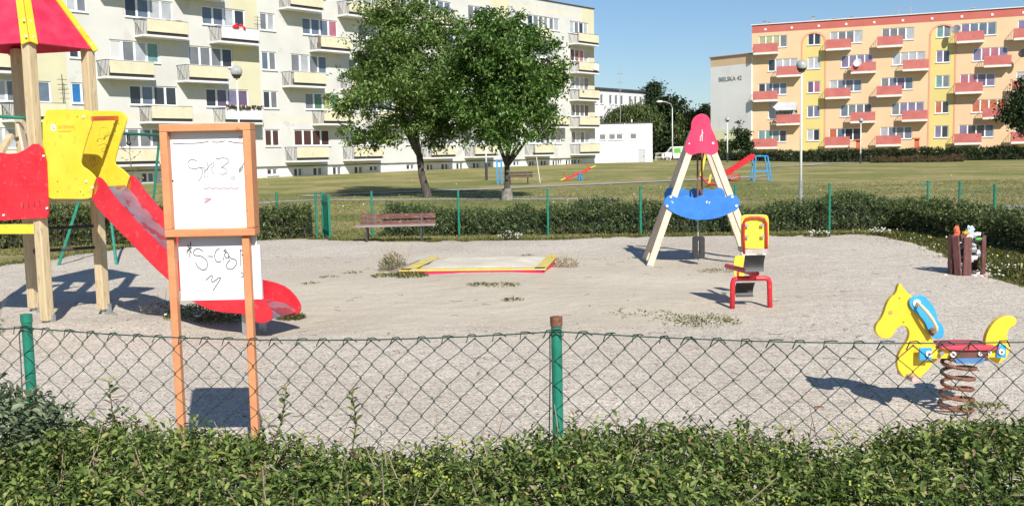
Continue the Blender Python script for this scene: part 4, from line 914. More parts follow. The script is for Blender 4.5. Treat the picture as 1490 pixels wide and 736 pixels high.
# --- park bench in the playground
def pbench(c, L, rz, label, mats, sc_=1, seat=.33, back=.56, group=None):
    r = thing('park_bench', c, label, 'bench', group, rz)
    def bx(n, x0, x1, y0, y1, z0, z1, m): mb = MB(); mb.bb(x0, x1, y0, y1, z0, z1); return mb.build(n, m, r, bevel=.006)
    h = L / 2
    for i, y in enumerate((-.2, -.07, .06)): bx('seat_slat', -h - .06, h - .0, y, y + .115, seat, seat + .03, mats[1])
    for z in (back - .10, back - .235): bx('back_slat', -h + .01, h, .20 + (z - .3) * .15, .225 + (z - .3) * .15, z, z + .10, mats[0])
    for x in (-h + .16, h - .28):
        mb = MB(); mb.beam((x, -.15, -.05), (x, -.15, seat), .035, .035, (1, 0, 0)); mb.build('leg', iron, r)
        mb = MB(); mb.beam((x, .15, -.05), (x, .15, seat), .035, .035, (1, 0, 0)); mb.build('leg', iron, r)
        mb = MB(); mb.beam((x, -.17, seat - .02), (x, .19, seat - .02), .035, .035, (1, 0, 0)); mb.beam((x, .17, seat - .02), (x, .245, back), .03, .03, (1, 0, 0)); mb.build('side_frame', iron, r)
    return r
pbench(Vector((P(578, 340, 19.5).x, 19.55, 0)), 1.5, R_(3), 'red park bench with flaking paint at the far edge of the gravel', (benchw, benchg))
b2c = G(757, 268); b2 = pbench(b2c, 1.35, R_(4), 'dark brown park bench on the grass beside the right tree trunk', (M('dark_brown_slat', (.05, .03, .022), (.08, .05, .035), 8, .7), M('brown_slat', (.09, .055, .04), (.13, .08, .06), 8, .7)), seat=.34, back=.62)

# --- sandbox
rimy = M('faded_yellow_rim', (.58, .45, .09), (.72, .58, .12), 5, .7, .2, 40, c3=(.50, .45, .33), s3=9, t3=.56, stretch=(1, 1, 1))
A1 = Vector((-1.50, 13.45, 0)); A2 = Vector((.41, 13.28, 0)); A3 = Vector((.66, 14.95, 0)); A4 = Vector((-1.24, 15.05, 0)); zs_ = .15
sb = thing('sandbox', (A1 + A3) / 2, 'square sandbox with yellow rim and red sides, heaped with pale sand', 'sandbox')
mb = MB(); cs_ = [A1, A2, A3, A4]
o = []
for i, (a, b) in enumerate(((A1, A2), (A2, A3), (A3, A4), (A4, A1))):
    mb = MB(); mb.beam(a + Vector((0, 0, .055)), b + Vector((0, 0, .055)), .03, .17); mb.build('side_board', apexred, sb, world=True, bevel=.003)
    if i == 2: continue
    mb = MB(); d = (b - a).normalized(); z = Vector((0, 0, zs_ + .002)); nn = Vector((-d.y, d.x, 0))
    mb.beam(a - d * .04 + z + nn * .045, b + d * .04 + z + nn * .045, .15, .022); mb.build('rim_board', rimy, sb, world=True, bevel=.003)
mb = MB(); z = Vector((0, 0, zs_ - .0)); mb.beam(A1 + z + Vector((-.12, -.03, -.012)), A4 + z + Vector((-.11, -.3, -.01)), .10, .02); mb.build('loose_board', benchg, sb, world=True)
n_ = 26; mb = MB()
for j in range(n_ + 1):
    for i in range(n_ + 1):
        u, v = i / n_, j / n_; p = A1.lerp(A2, u).lerp(A4.lerp(A3, u), v); edge_ = min(u, v, 1 - u, 1 - v)
        mb.v.append((p.x, p.y, .10 + .075 * min(1, edge_ * 5) * (1 if v < .8 else 1 + (v - .8)) + .012 * math.sin(u * 13 + v * 7) * math.sin(v * 11) + (.06 * max(0, v - .6)) + random.uniform(-.003, .003)))
for j in range(n_):
    for i in range(n_): a = j * (n_ + 1) + i; mb.f.append((a, a + 1, a + n_ + 2, a + n_ + 1)); mb.m.append(0)
s_ = mb.build('sand', sandm, sb, world=True, smooth=True)
# --- A-frame rocker
Ya = 14.55; Yb = 15.15
af = thing('rocking_swing', (2.75, 14.95, 0), 'pale timber A-frame rocker with pink-red top plate and blue scalloped boards', 'playground rocker')
def leg(Y, x0, y0, x1, name='leg'):
    a = P(x0, y0, Y); b = P(x1, 388, Ya); b = Vector((b.x + (Y - Ya) * .0, Y + (Y - 14.95) * .35, .02)); mb = MB(); mb.beam(a, b, .095, .075, (0, 1, 0)); mb.build(name, woodp, af, world=True, bevel=.008)
    mb = MB(); mb.box(b + Vector((-.0, -.03, -.0)), (.05, .09, .06)); mb.build('foot_bracket', galv, af, world=True)
leg(Ya, 1014, 190, 943); leg(Ya, 1026, 190, 1097)
def wleg(Y, xa, za, xb):
    a = Vector((xa + .05, Y, za)); b = Vector((xb + .05, Y + .12, .02)); mb = MB(); mb.beam(a, b, .095, .075, (0, 1, 0)); mb.build('leg', woodp, af, world=True, bevel=.008)
pa = P(1014, 190, Ya); pb = P(1026, 190, Ya); la = P(943, 388, Ya); lb_ = P(1097, 388, Ya)
wleg(Yb, pa.x, pa.z, la.x); wleg(Yb, pb.x, pb.z, lb_.x)
ap = zpx([(440, 75), (480, 86), (503, 112), (508, 155), (518, 190), (540, 235), (560, 285), (566, 330), (548, 360), (515, 373), (485, 366), (450, 354), (410, 360), (375, 373), (345, 364), (326, 338), (328, 300), (350, 240), (372, 180), (370, 140), (392, 98)], 930, 150, 4.906, 1)
mb = MB(); mb.plate(PP(ap, Ya - .045), (0, -.02, 0)); tp = mb.build('top_plate', apexred, af, world=True, bevel=.003)
mb = MB(); a = P(1019, 183, Ya); mb.tube([a, a + Vector((0, Yb - Ya, 0))], .03, 8); mb.build('top_beam', galv, af, world=True)
Z3 = lambda a, b: (930 + a / 4.906, 150 + b / 4.906)
for a, b, r in ((527, 287, .018), (357, 290, .011)):
    q = Z3(a, b); c = P(q[0], q[1], Ya - .065); mb = MB(); mb.cyl(c, c - Vector((0, .014, 0)), r, 12); mb.build('bolt_cap', capw, tp, world=True)
for st in ([(438, 235), (436, 272)], [(450, 190), (450, 272)], [(442, 235), (456, 210)]): stroke([Z3(*q) for q in st], Ya - .066, capw, .012, 'scratch', tp, 0)
bp = [(140, 412), (150, 397), (168, 395), (182, 402), (200, 408), (218, 398), (236, 396), (252, 404), (268, 408), (284, 398), (302, 396), (318, 404), (334, 409), (350, 400), (366, 398), (382, 404), (398, 404), (414, 395), (430, 392), (448, 400), (460, 420), (460, 440), (446, 456), (420, 470), (390, 484), (350, 496), (300, 501), (262, 500), (222, 490), (190, 478), (160, 460), (136, 440), (134, 424)]
bp = zpx(bp, 920, 150, 2.945, 1); Yp = Ya - .12
mb = MB(); mb.plate(PP(bp, Yp), (0, -.02, 0)); cxb = P(1021, 300, Yp).x; bl = mb.build('side_board', blue, af, world=True, bevel=.003)
mb = MB(); mb.plate([Vector((cxb + (p.x - cxb) * .84 + .03, Yb - .02, p.z + .08)) for p in PP(bp, Yp)], (0, .02, 0)); mb.build('side_board', blue, af, world=True, bevel=.003)
Z4 = lambda a, b: (920 + a / 2.945, 150 + b / 2.945)
for a, b in ((165, 402), (428, 402), (149, 441), (446, 440)):
    q = Z4(a, b); c = P(q[0], q[1], Yp - .02); mb = MB(); mb.cyl(c, c - Vector((0, .012, 0)), .018, 12); mb.build('bolt_cap', capw, bl, world=True)
for st in ([(318, 430), (322, 418), (316, 425)], [(330, 432), (328, 426), (334, 424)], [(168, 420), (175, 430)]): stroke([Z4(*q) for q in st], Yp - .021, capw, .014, 'scratch', bl, 0)
mb = MB(); zb_ = P(1020, 300, Yp).z
mb.bb(P(975, 300, Ya).x, P(1065, 300, Ya).x, Yp + .02, Yb - .04, zb_ - .02, zb_ + .01); mb.build('seat_board', woodd, af, world=True)
for dx in (-.032, .032):
    mb = MB(); a = P(1018, 190, 14.9); mb.tube([a + Vector((dx, 0, 0)), Vector((a.x + dx, 14.9, zb_))], .014, 8); mb.build('hanger_bar', rust, af, world=True)
c = P(1018, 365, Yp); cx_ = c.x + .02
mb = MB(); mb.tube([Vector((cx_, 14.7, zb_)), Vector((cx_, 14.65, .42))], .012, 6); mb.tube([Vector((cx_, 14.65, .12)), Vector((cx_, 14.6, -.03))], .008, 5); mb.build('tether', galv, af, world=True)
mb = MB(); w2, h2 = .085, .16; zc = .27
ring = lambda w, h, r, n=5: [(sx * (w - r) + r * math.cos(t), sz * (h - r) + r * math.sin(t)) for sx, sz, t0 in ((1, 1, 0), (-1, 1, 90), (-1, -1, 180), (1, -1, 270)) for t in [math.radians(t0 + 90 * k / n) for k in range(n + 1)]]
ro = ring(w2, h2, .03); ri = ring(.014, .10, .0135)
n = len(ro); Vv = []
for y in (14.58, 14.66): Vv += [(cx_ + a, y, zc + b) for a, b in ro] + [(cx_ + a, y, zc + b) for a, b in ri]
ff_ = []
for i in range(n):
    j = (i + 1) % n; ff_ += [(i, j, n + j, n + i), (2 * n + i, 3 * n + i, 3 * n + j, 2 * n + j), (i, 2 * n + i, 2 * n + j, j), (n + i, n + j, 3 * n + j, 3 * n + i)]
mb.add(Vv, ff_); mb.build('rubber_buffer', dark, af, world=True)
g = G(981, 367); mb = MB(); mb.box((g.x, g.y, .025), (.17, .30, .02)); o = mb.build('ground_plate', iron, None, label='dark square metal plate lying on the gravel under the rocker', cat='metal plate')

# --- seesaw seen end-on
Yc = 10.38; k1 = 139.5
ssw = thing('rocking_toy', (2.51, Yc + .1, 0), 'end-on yellow and red rocking toy with black rubber seat on a red tube stand', 'playground rocker')
mb = MB(); xa, xb = P(1066, 440, Yc).x, P(1119.5, 440, Yc).x; zt_ = P(1090, 405, Yc).z; r_ = .027
mb.tube([(xa - .005, Yc, -.05), (xa, Yc, zt_ - .05), (xa + .012, Yc, zt_ - .012), (xa + .05, Yc, zt_), (xb - .05, Yc, zt_), (xb - .012, Yc, zt_ - .012), (xb, Yc, zt_ - .05), (xb + .008, Yc, -.05)], r_, 10); mb.build('stand', red, ssw, world=True, smooth=True)
Z5 = lambda a, b: (1020 + a / 3.68, 280 + b / 3.68)
mb = MB(); mb.tube([P(*Z5(262, 460), Yc), P(*Z5(300, 430), Yc - .1)], .03, 8); mb.tube([Vector(((xa + xb) / 2, Yc - .12, zt_ + .07)), Vector(((xa + xb) / 2 - .06, Yc + .9, zt_ + .03))], .03, 8); mb.build('beam', red, ssw, world=True)
bo = zpx([(216, 150), (218, 125), (240, 119), (290, 118), (340, 119), (358, 124), (364, 150), (364, 230), (360, 300), (352, 302), (225, 300), (216, 292), (214, 230)], 1020, 280, 3.68, 1); Ybk = Yc - .18
mb = MB(); mb.plate(PP(bo, Ybk), (0, .02, 0)); bk = mb.build('backrest', yellow, ssw, world=True, bevel=.004)
mb = MB(); mb.tube([P(*Z5(a, b), Ybk - .025) for a, b in smooth_px([(232, 330), (228, 230), (230, 165), (240, 142), (270, 134), (310, 134), (338, 142), (350, 165), (352, 230), (352, 320)], 0)], .013, 8); mb.build('hand_tube', orange if False else red, bk, world=True, smooth=True)
for a, b in ((246, 178), (328, 175), (246, 237), (330, 235), (252, 327), (338, 327)):
    c = P(*Z5(a, b), Ybk - .03); mb = MB(); mb.box(c, (.035, .016, .026)); mb.build('bolt_cap', galv if b < 300 else capw, bk, world=True)
mb = MB(); mb.bb(P(*Z5(232, 310), Ybk).x, P(*Z5(355, 310), Ybk).x, Ybk - .04, Ybk + .30, P(*Z5(240, 325), Ybk).z, P(*Z5(240, 303), Ybk).z); mb.build('seat', M('worn_pale_seat', (.35, .30, .28), (.5, .45, .42), 10, .7), ssw, world=True)
mb = MB(); q0 = P(*Z5(238, 338), Ybk - .05); q1 = P(*Z5(346, 426), Ybk - .05); pts = []
def flap(x0, x1, z0, z1, Y, bow):
    mb = MB(); n = 8
    for y2 in (0, .02):
        for i in range(n + 1):
            t = i / n; y = Y + bow * math.sin(t * 2.4) + y2; mb.v += [(x0 + .01 * t, y, z1 + (z0 - z1) * t), (x1 - .006 * t, y, z1 + (z0 - z1) * t)]
    for i in range(n): a = 2 * i; b = a + 2 * (n + 1); mb.f += [(a, a + 1, a + 3, a + 2), (b, b + 2, b + 3, b + 1), (a, a + 2, b + 2, b), (a + 1, b + 1, b + 3, a + 3)]; mb.m += [0] * 4
    mb.f += [(0, 2 * (n + 1), 2 * (n + 1) + 1, 1), (2 * n, 2 * n + 1, 4 * n + 3, 4 * n + 2)]; mb.m += [0, 0]; return mb
flap(q0.x, q1.x, q1.z, q0.z, Ybk - .04, .05).build('rubber_flap', dark, ssw, world=True)
q0 = P(*Z5(190, 485), Yc + .06); q1 = P(*Z5(290, 562), Yc + .06); flap(q0.x, q1.x, q1.z, q0.z, Yc + .06, .08).build('rubber_flap', dark, ssw, world=True)
b3 = zpx([(178, 350), (190, 340), (225, 338), (235, 350), (235, 440), (225, 452), (190, 452), (176, 440)], 1020, 280, 3.68, 1)
mb = MB(); mb.plate(PP(b3, Yc + 1.0), (0, .02, 0)); mb.build('backrest', yellow, ssw, world=True)
mb = MB(); mb.tube([P(*Z5(a, b), Yc + .6) for a, b in ((200, 452), (196, 430), (206, 420), (222, 424), (232, 400), (236, 370))], .014, 7); mb.build('hand_tube', red, ssw, world=True)

# --- litter bin
bc = Vector((P(1408, 404, 12.66).x, 12.7, 0)); bn = thing('litter_bin', bc, 'brown slatted litter bin overflowing with rubbish at the gravel edge', 'litter bin')
zt_ = P(1400, 341, 12.7).z
mb = MB(); mb.tube([bc + Vector((.19 * math.cos(t), .19 * math.sin(t), .10)) for t in np.linspace(0, 5.9, 14)], .008, 4, close=True); mb.build('hoop', iron, bn, world=True); mb = MB(); mb.tube([bc + Vector((.19 * math.cos(t), .19 * math.sin(t), zt_ - .08)) for t in np.linspace(0, 5.9, 14)], .008, 4, close=True); mb.build('hoop', iron, bn, world=True)
for k, (t, tilt) in enumerate(((-186, .0), (-148, .10), (-112, 0), (-42, .0), (-5, 0), (40, 0), (75, 0), (110, 0), (150, 0), (180, 0))):
    t = R_(t); c = bc + Vector((.205 * math.cos(t), .205 * math.sin(t), zt_ / 2)); rot = Matrix.Rotation(t, 3, 'Z') @ Matrix.Rotation(tilt, 3, 'X'); mb = MB(); mb.box(c, (.028, .092, zt_ - .03), rot); mb.build('slat', binw, bn, world=True, bevel=.005)
tcols = [M('grey_foil_rubbish', (.30, .31, .32), (.55, .56, .57), 30, .35, metal=.3), M('white_rubbish', (.75, .75, .74)), M('dark_bag_rubbish', (.04, .04, .045), None, rough=.3)]
mb = MB()
for i in range(46):
    mb.cur = rr.choice([0, 0, 1, 2, 2]); c = bc + Vector((rr.uniform(-.12, .12), rr.uniform(-.13, .12), rr.uniform(.03, zt_ - .02))); s = rr.uniform(.025, .06)
    mb.sphere(c, s, 5, 4, (rr.uniform(.6, 1.4), rr.uniform(.6, 1.2), rr.uniform(.5, 1.1)))
mb.build('rubbish', tcols, bn, world=True)
def crumple(name, c, s, m, label, group=None, sq=(1, 1, 1)):
    mb = MB(); mb.sphere((0, 0, 0), s, 9, 7, sq); mb.v = [tuple(Vector(v) * rr.uniform(.65, 1.2) + Vector(c)) for v in mb.v]; return mb.build(name, m, None, label=label, cat='litter', group=group)
crumple('crisp_packet', bc + Vector((-.155, -.05, zt_ + .055)), .055, M('orange_packet', (.75, .16, .08), None, rough=.3), 'orange-red crisp packet sticking out of the bin top', sq=(.7, .6, 1.3))
crumple('wrapper', bc + Vector((-.06, -.08, zt_ + .025)), .045, M('yellow_wrapper', (.75, .42, .03), None, rough=.3), 'small yellow wrapper in the middle of the bin top', sq=(1.2, .8, .6))
crumple('plastic_bag', bc + Vector((.02, -.04, zt_ + .05)), .06, M('pale_blue_bag', (.45, .60, .78), (.75, .78, .82), 12, .35), 'pale blue plastic bag puffed up on the bin top', sq=(.9, .8, 1.1))
crumple('paper', bc + Vector((.10, -.06, zt_ + .005)), .04, petal, 'crumpled white paper at the right of the bin top', sq=(1.4, .8, .7))
crumple('bottle', bc + Vector((.075, -.16, zt_ - .05)), .035, M('green_bottle', (.12, .45, .10), None, rough=.2), 'bright green bottle poking out between the bin slats', sq=(1.5, .7, .6))
for i, (dx, dy, s, m, l) in enumerate(((-.30, -.08, .02, petal, 'white scrap of paper on the gravel left of the bin'), (-.02, -.27, .028, petal, 'folded white paper on the gravel in front of the bin'), (.12, -.25, .022, inkr, 'pinkish scrap on the gravel before the bin'), (.05, -.31, .02, petal, 'small white scrap nearest the camera before the bin'))):
    crumple('paper_scrap', bc + Vector((dx, dy, gz(bc.x + dx, bc.y + dy) + s * .4)), s, m, l, sq=(1.3, 1, .5))

# --- spring horse
Yh = 6.16
hr = thing('spring_horse', (2.79, Yh, 0), 'yellow spring rocking horse with blue mane, red seat and rusty spring', 'spring rider')
Z6 = lambda a, b: (1260 + a / 3.343, 400 + b / 3.343)
ho = [(160, 42), (172, 44), (190, 72), (208, 92), (232, 104), (250, 120), (262, 160), (290, 220), (312, 290), (330, 330), (352, 350), (352, 405), (330, 430), (296, 470), (262, 500), (236, 512), (205, 512), (176, 488), (156, 456), (152, 420), (162, 380), (182, 350), (200, 325), (212, 296), (210, 268), (196, 250), (176, 246), (156, 254), (140, 276), (128, 300), (104, 310), (78, 308), (56, 290), (45, 266), (52, 240), (76, 212), (90, 180), (100, 145), (118, 112), (146, 92)]
def hp(pts, Y, it=1): return [P(x, y, Y) for x, y in smooth_px([Z6(a, b) for a, b in pts], it)]
mb = MB(); mb.plate(hp(ho, Yh - .02), (0, .04, 0)); hd = mb.build('head_panel', yellowo, hr, world=True, bevel=.004)
ta = [(612, 410), (590, 380), (580, 340), (584, 300), (604, 255), (636, 218), (680, 198), (718, 200), (735, 218), (728, 244), (706, 254), (694, 268), (686, 296), (698, 330), (700, 372), (684, 405), (650, 430), (628, 428)]
mb = MB(); mb.plate(hp(ta, Yh - .02), (0, .04, 0)); mb.build('tail_panel', yellowo, hr, world=True, bevel=.004)
bm_ = [(208, 128), (222, 108), (260, 96), (290, 104), (310, 130), (332, 152), (344, 190), (352, 222), (376, 246), (382, 280), (374, 306), (350, 314), (322, 300), (304, 276), (294, 240), (276, 214), (250, 186), (222, 164)]
for s, Yo in ((-1, Yh - .042), (1, Yh + .022)):
    mb = MB(); mb.plate(hp(bm_, Yo), (0, .018, 0)); mn = mb.build('mane', lblue, hr, world=True, bevel=.003)
    y0 = Yo - .0 if s < 0 else Yo + .018; pts = [Vector((p.x, y0 + s * h, p.z)) for p, h in zip([P(*Z6(a, b), Yo) for a, b in ((246, 136), (250, 142), (275, 170), (300, 205), (322, 245), (326, 268), (322, 274))], (0, .05, .065, .07, .065, .05, 0))]
    mb = MB(); mb.tube(pts, .011, 8); mb.build('handle', M('cream_handle', (.62, .54, .34), (.7, .62, .42), 10, .5), mn, world=True, smooth=True)
    for q in (pts[0], pts[-1]): mb = MB(); mb.cyl(q, q + Vector((0, s * .008, 0)), .024, 12); mb.build('handle_washer', capw if q == pts[0] else rust, mn, world=True)
for s in (-1, 1):
    y0 = Yh + s * .052; mb = MB(); pz0 = P(*Z6(250, 352), y0); pz1 = P(*Z6(690, 405), y0); 
    mb.bb(pz0.x + .03, pz1.x - .02, y0 - .012, y0 + .012, pz1.z + .01, pz0.z - .004); sdp = mb.build('side_board', yellowo, hr, world=True, bevel=.003)
    for (a0, a1, b0, b1) in ((253, 312, 350, 410), (628, 672, 336, 398)):
        mb = MB(); u0 = P(*Z6(a0, b0), y0); u1 = P(*Z6(a1, b1), y0); mb.bb(u0.x, u1.x, y0 + s * .014, y0 + s * .026, u1.z, u0.z); mb.build('blue_plate', lblue, sdp, world=True, bevel=.003)
    for (a, b, m, r) in ((295, 378, capw, .020), (358, 376, galv, .014), (412, 380, capw, .018), (543, 377, capw, .013), (588, 372, capw, .012), (646, 368, capw, .018)):
        c = P(*Z6(a, b), y0); c.y = y0 + s * .026; mb = MB(); mb.cyl(c - Vector((0, s * .02, 0)), c + Vector((0, s * .014, 0)), r, 12); bo_ = mb.build('bolt_cap', m, sdp, world=True)
        if m is capw: mb = MB(); mb.cyl(c + Vector((0, s * .014, 0)), c + Vector((0, s * .017, 0)), r * .45, 8); mb.build('bolt', rust, bo_, world=True)
se = [(330, 338), (360, 334), (400, 330), (480, 328), (560, 329), (600, 334), (622, 342), (600, 350), (480, 352), (380, 350), (338, 346)]
mb = MB(); mb.plate([Vector((p.x, Yh - .10, p.z)) for p in hp(se, Yh)], (0, .20, 0)); mb.build('seat', M('faded_red_seat', (.48, .04, .06), (.55, .06, .09), 12, .5, .05, 40, c3=(.5, .2, .2), s3=60, t3=.7), hr, world=True, bevel=.006)
mb = MB(); a = P(*Z6(385, 352), Yh); b = P(*Z6(565, 405), Yh); mb.bb(a.x, b.x, Yh - .08, Yh + .08, b.z, a.z); mb.build('spring_mount', M('brown_mount', (.10, .04, .03), (.15, .06, .045), 20, .6), hr, world=True, bevel=.004)
mb = MB(); a = P(*Z6(400, 392), Yh); b = P(*Z6(550, 414), Yh); mb.plate([Vector((a.x, Yh - .085, a.z)), Vector((b.x, Yh - .085, a.z)), Vector((b.x - .02, Yh - .085, b.z)), Vector((a.x + .02, Yh - .085, b.z))], (0, .17, 0)); mb.build('clamp_plate', M('worn_blue', (.05, .16, .36), (.10, .22, .42), 20, .6), hr, world=True)
c = P(*Z6(450, 400), Yh); cx2 = c.x; ztop2 = P(*Z6(450, 415), Yh).z; pts = []
turns = 5.2; N = 150
for i in range(N + 1):
    t = i / N; a = -t * turns * 2 * math.pi + 2.2; rad = .096 + .004 * math.sin(t * 9); fl = min(1, t * 8) * min(1, (1 - t) * 8); pts.append(Vector((cx2 + math.cos(a) * rad - .01 + .015 * t, Yh + math.sin(a) * rad, .012 + (ztop2 - .0) * (t * .985 + .0))))
mb = MB(); mb.tube(pts, .0115, 8); mb.build('spring', rust, hr, world=True, smooth=True)
for a, b, r, m in ((210, 492, .028, M('worn_footrest_knob', (.45, .30, .27), (.6, .45, .4), 30, .7)), (239, 507, .012, iron)):
    c = P(*Z6(a, b), Yh - .02); mb = MB(); mb.cyl(c + Vector((0, .01, 0)), c - Vector((0, .10 if r > .02 else .02, 0)), r * .8, 12); mb.build('footrest', m, hr, world=True)
    if r > .02: mb = MB(); mb.cyl(c + Vector((0, .03, 0)), c + Vector((0, .14, 0)), r * .8, 12); mb.build('footrest', m, hr, world=True)
for a, b in ((120, 182), (162, 112), (182, 228)):
    c = P(*Z6(a, b), Yh - .02); mb = MB(); mb.cyl(c, c - Vector((0, .003, 0)), .014 if a == 120 else .004, 12); mb.build('eye' if a == 120 else 'screw', M('worn_eye', (.45, .30, .10), None) if a == 120 else iron, hd, world=True)

# ---------------------------------------------------------------- street lamps
def lamp(name, px, py, h, label, style='globe', r=.035, base=None, group='street lamps on the green', gr=.16):
    g = G(px, py) if base is None else Vector(base); L = thing(name, g, label, 'street lamp', group)
    mb = MB(); mb.cyl(g, g + Vector((0, 0, h)), r * 1.25, 10, r * .8); pl_ = mb.build('pole', whitep if style != 'grey' else galv, L, world=True, smooth=True)
    mb = MB(); mb.cyl(g, g + Vector((0, 0, .7 if style != 'bw' else 1.0)), r * 1.9, 10, r * 1.7); mb.build('pole_base', {'globe': galv, 'bw': iron}.get(style, iron), L, world=True)
    if style == 'arm':
        t = g + Vector((0, 0, h)); mb = MB(); mb.tube([t, t + Vector((-.2, 0, .5)), t + Vector((-.8, -.1, .75)), t + Vector((-1.3, -.2, .8))], .06, 6); mb.build('arm', galv, L, world=True); mb = MB(); mb.sphere(t + Vector((-1.6, -.25, .8)), .42, 10, 6, (1, .5, .35)); mb.build('lamp_head', whitep, L, world=True)
    else:
        c = g + Vector((0, 0, h + gr * .9)); mb = MB(); mb.sphere(c, gr, 16, 10)
        glb = bpy.data.materials.get('lamp_globe') or M('lamp_globe', (.30, .31, .31), (.48, .48, .46), 3, .15, coat=.6); mb.build('globe', glb, L, world=True, smooth=True)
        mb = MB(); mb.cyl(c - Vector((0, 0, gr * 1.15)), c - Vector((0, 0, gr * .80)), gr * .5, 10, gr * .62); mb.sphere(c + Vector((0, 0, -gr * .55)), gr * .86, 12, 8, (1, 1, .55)); mb.build('globe_collar', iron, L, world=True)
    return L
lamp('street_lamp', 1165, 296, 4.0, 'tall thin grey lamp post with glass globe before the peach block', 'globe', .034, gr=.17)
lamp('street_lamp', 1062, 238, 3.9, 'white globe lamp post in front of the pale gable wall', 'bw', .05, base=(20.2, 93, .35), gr=.22)
lamp('street_lamp', 1250, 235, 3.9, 'white globe lamp post before the red entrance pillars of the peach block', 'bw', .05, base=(32.4, 92.5, 0), gr=.2)
lamp('street_lamp', 1060, 238, 3.1, 'small dark-headed lamp right at the foot of the pale gable wall', 'bw', .04, base=(26.3, 122, .3), gr=.18)
lamp('street_lamp', 978, 236, 6.6, 'curved-arm road lamp rising behind the white van', 'arm', .06, base=(20.3, 125, .3))
lamp('street_lamp', 356, 262, 6.2, 'globe lamp post in front of the cream block above the notice board', 'globe', .05, base=(-15.6, 58, .2), gr=.34)
lamp('street_lamp', 708, 262, 3.3, 'short white lamp post with black foot between the two trees', 'bw', .045, gr=.15)
g = G(786, 266); wp = thing('marker_pole', g, 'thin white pole standing in the grass right of the brown bench', 'pole'); mb = MB(); mb.tube([g, g + Vector((-.17, 0, 1.35))], .022, 6); mb.build('pole', whitep, wp, world=True)

# ---------------------------------------------------------------- far play equipment
bpaint = M('blue_play_paint', (.02, .22, .50), (.04, .30, .58), 6, .5); ypaint = M('yellow_play_paint', (.72, .50, .03), (.78, .58, .05), 6, .5)
g1 = G(1096, 267); fs_ = thing('slide', (12.2, 48.4, .1), 'red slide with blue ladder frame on the lawn behind the fence', 'slide')
k = 48.4; zt3 = P(1100, 227, k).z
mb = MB(); a = [P(1100, 227, k), P(1117, 227, k)]; b = [P(1096.5, 266, k), P(1123.5, 266, k)]
for Yo in (0, .55):
    for q in (0, 1): mb.beam(a[q] + Vector((0, Yo, 0)), b[q] + Vector((0, Yo, -.1)), .06, .06)
    mb.beam(a[0] + Vector((0, Yo, 0)), a[1] + Vector((0, Yo, 0)), .06, .06)
    mb.beam(P(1099, 249, k) + Vector((0, Yo, 0)), P(1119, 249, k) + Vector((0, Yo, 0)), .06, .06)
mb.build('ladder_frame', bpaint, fs_, world=True)
mb = MB(); s0 = P(1099, 228, k) + Vector((0, .28, 0)); s1 = P(1046, 262, k + .5) + Vector((0, .28, 0)); dd_ = (s1 - s0).normalized(); 
mb.beam(s0, s1, .46, .04, (0, 0, 1)); mb.beam(s0 + Vector((0, -.24, .06)), s1 + Vector((0, -.24, .06)), .04, .22); mb.beam(s0 + Vector((0, .24, .06)), s1 + Vector((0, .24, .06)), .04, .22); mb.build('chute', red, fs_, world=True)
se_ = thing('seesaw', G(843, 262), 'red seesaw with yellow ends and blue pivot tilted on the lawn', 'seesaw'); ks = se_.location.y; sz = 0
pa_ = P(817, 263, ks); pb_ = P(865, 243, ks)
mb = MB(); mb.beam(pa_.lerp(pb_, .08), pa_.lerp(pb_, .90), .12, .12); mb.build('beam', red, se_, world=True)
for q, t in ((pa_, -.02), (pb_, 1.0)):
    c = pa_.lerp(pb_, .05 if t < .5 else .95); mb = MB(); mb.box(c + Vector((0, 0, .05)), (.3, .26, .05), Matrix.Rotation(-.38, 3, 'Y')); mb.build('seat', ypaint, se_, world=True)
    c = pa_.lerp(pb_, .16 if t < .5 else .84); mb = MB(); mb.tube([c, c + Vector((-.12, 0, .28))], .025, 6); mb.tube([c + Vector((-.12, -.15, .28)), c + Vector((-.12, .15, .28))], .025, 6); mb.build('handle', red, se_, world=True)
mb = MB(); c = pa_.lerp(pb_, .56)
for s in (-1, 1): mb.beam(c + Vector((0, s * .1, 0)), Vector((c.x + .12 * s + .02, c.y + s * .16, T(c.x, c.y) - .05)), .09, .09)
mb.build('pivot', bpaint, se_, world=True)
g = G(725, 268); bcl = thing('climbing_frame', g, 'light blue ladder post of a climbing frame beside the right tree trunk', 'climbing frame')
mb = MB(); zz = P(724, 232, g.y).z
for dx in (-.02, .2): mb.beam(g + Vector((dx, dx, 0)), g + Vector((dx - .03, dx, zz - g.z)), .08, .08, (1, 0, 0))
mb.build('upright', bpaint, bcl, world=True)
for i in range(4): mb = MB(); z_ = .25 + .3 * i; mb.tube([g + Vector((-.02, 0, z_)), g + Vector((.2, .2, z_))], .02, 6); mb.build('rung', bpaint, bcl, world=True)
sp_ = thing('spring_rocker', G(1033, 272), 'yellow and red rocker with slanted yellow post behind the A-frame', 'playground rocker'); kk = sp_.location.y
mb = MB(); mb.beam(P(1027, 222, kk), P(1019.5, 256, kk), .10, .10); mb.build('post', ypaint, sp_, world=True)
mb = MB(); mb.beam(P(1034, 254, kk), P(1030.5, 272, kk), .09, .09); mb.build('post', ypaint, sp_, world=True)
mb = MB(); mb.tube([P(1019.5, 256, kk), P(1030, 268, kk - .2), P(1042, 268, kk)], .05, 6); mb.build('seat_tube', red, sp_, world=True); mb = MB(); mb.tube([P(1060, 257, kk + 2), P(1074, 254, kk + 2), P(1077, 258, kk + 2), P(1060, 262, kk + 2)], .04, 6); mb.build('seat_tube', red, sp_, world=True)
mb = MB(); mb.beam(P(1042, 260, kk + 1), P(1062, 258, kk + 2), .14, .14); mb.build('base_block', galv, sp_, world=True)

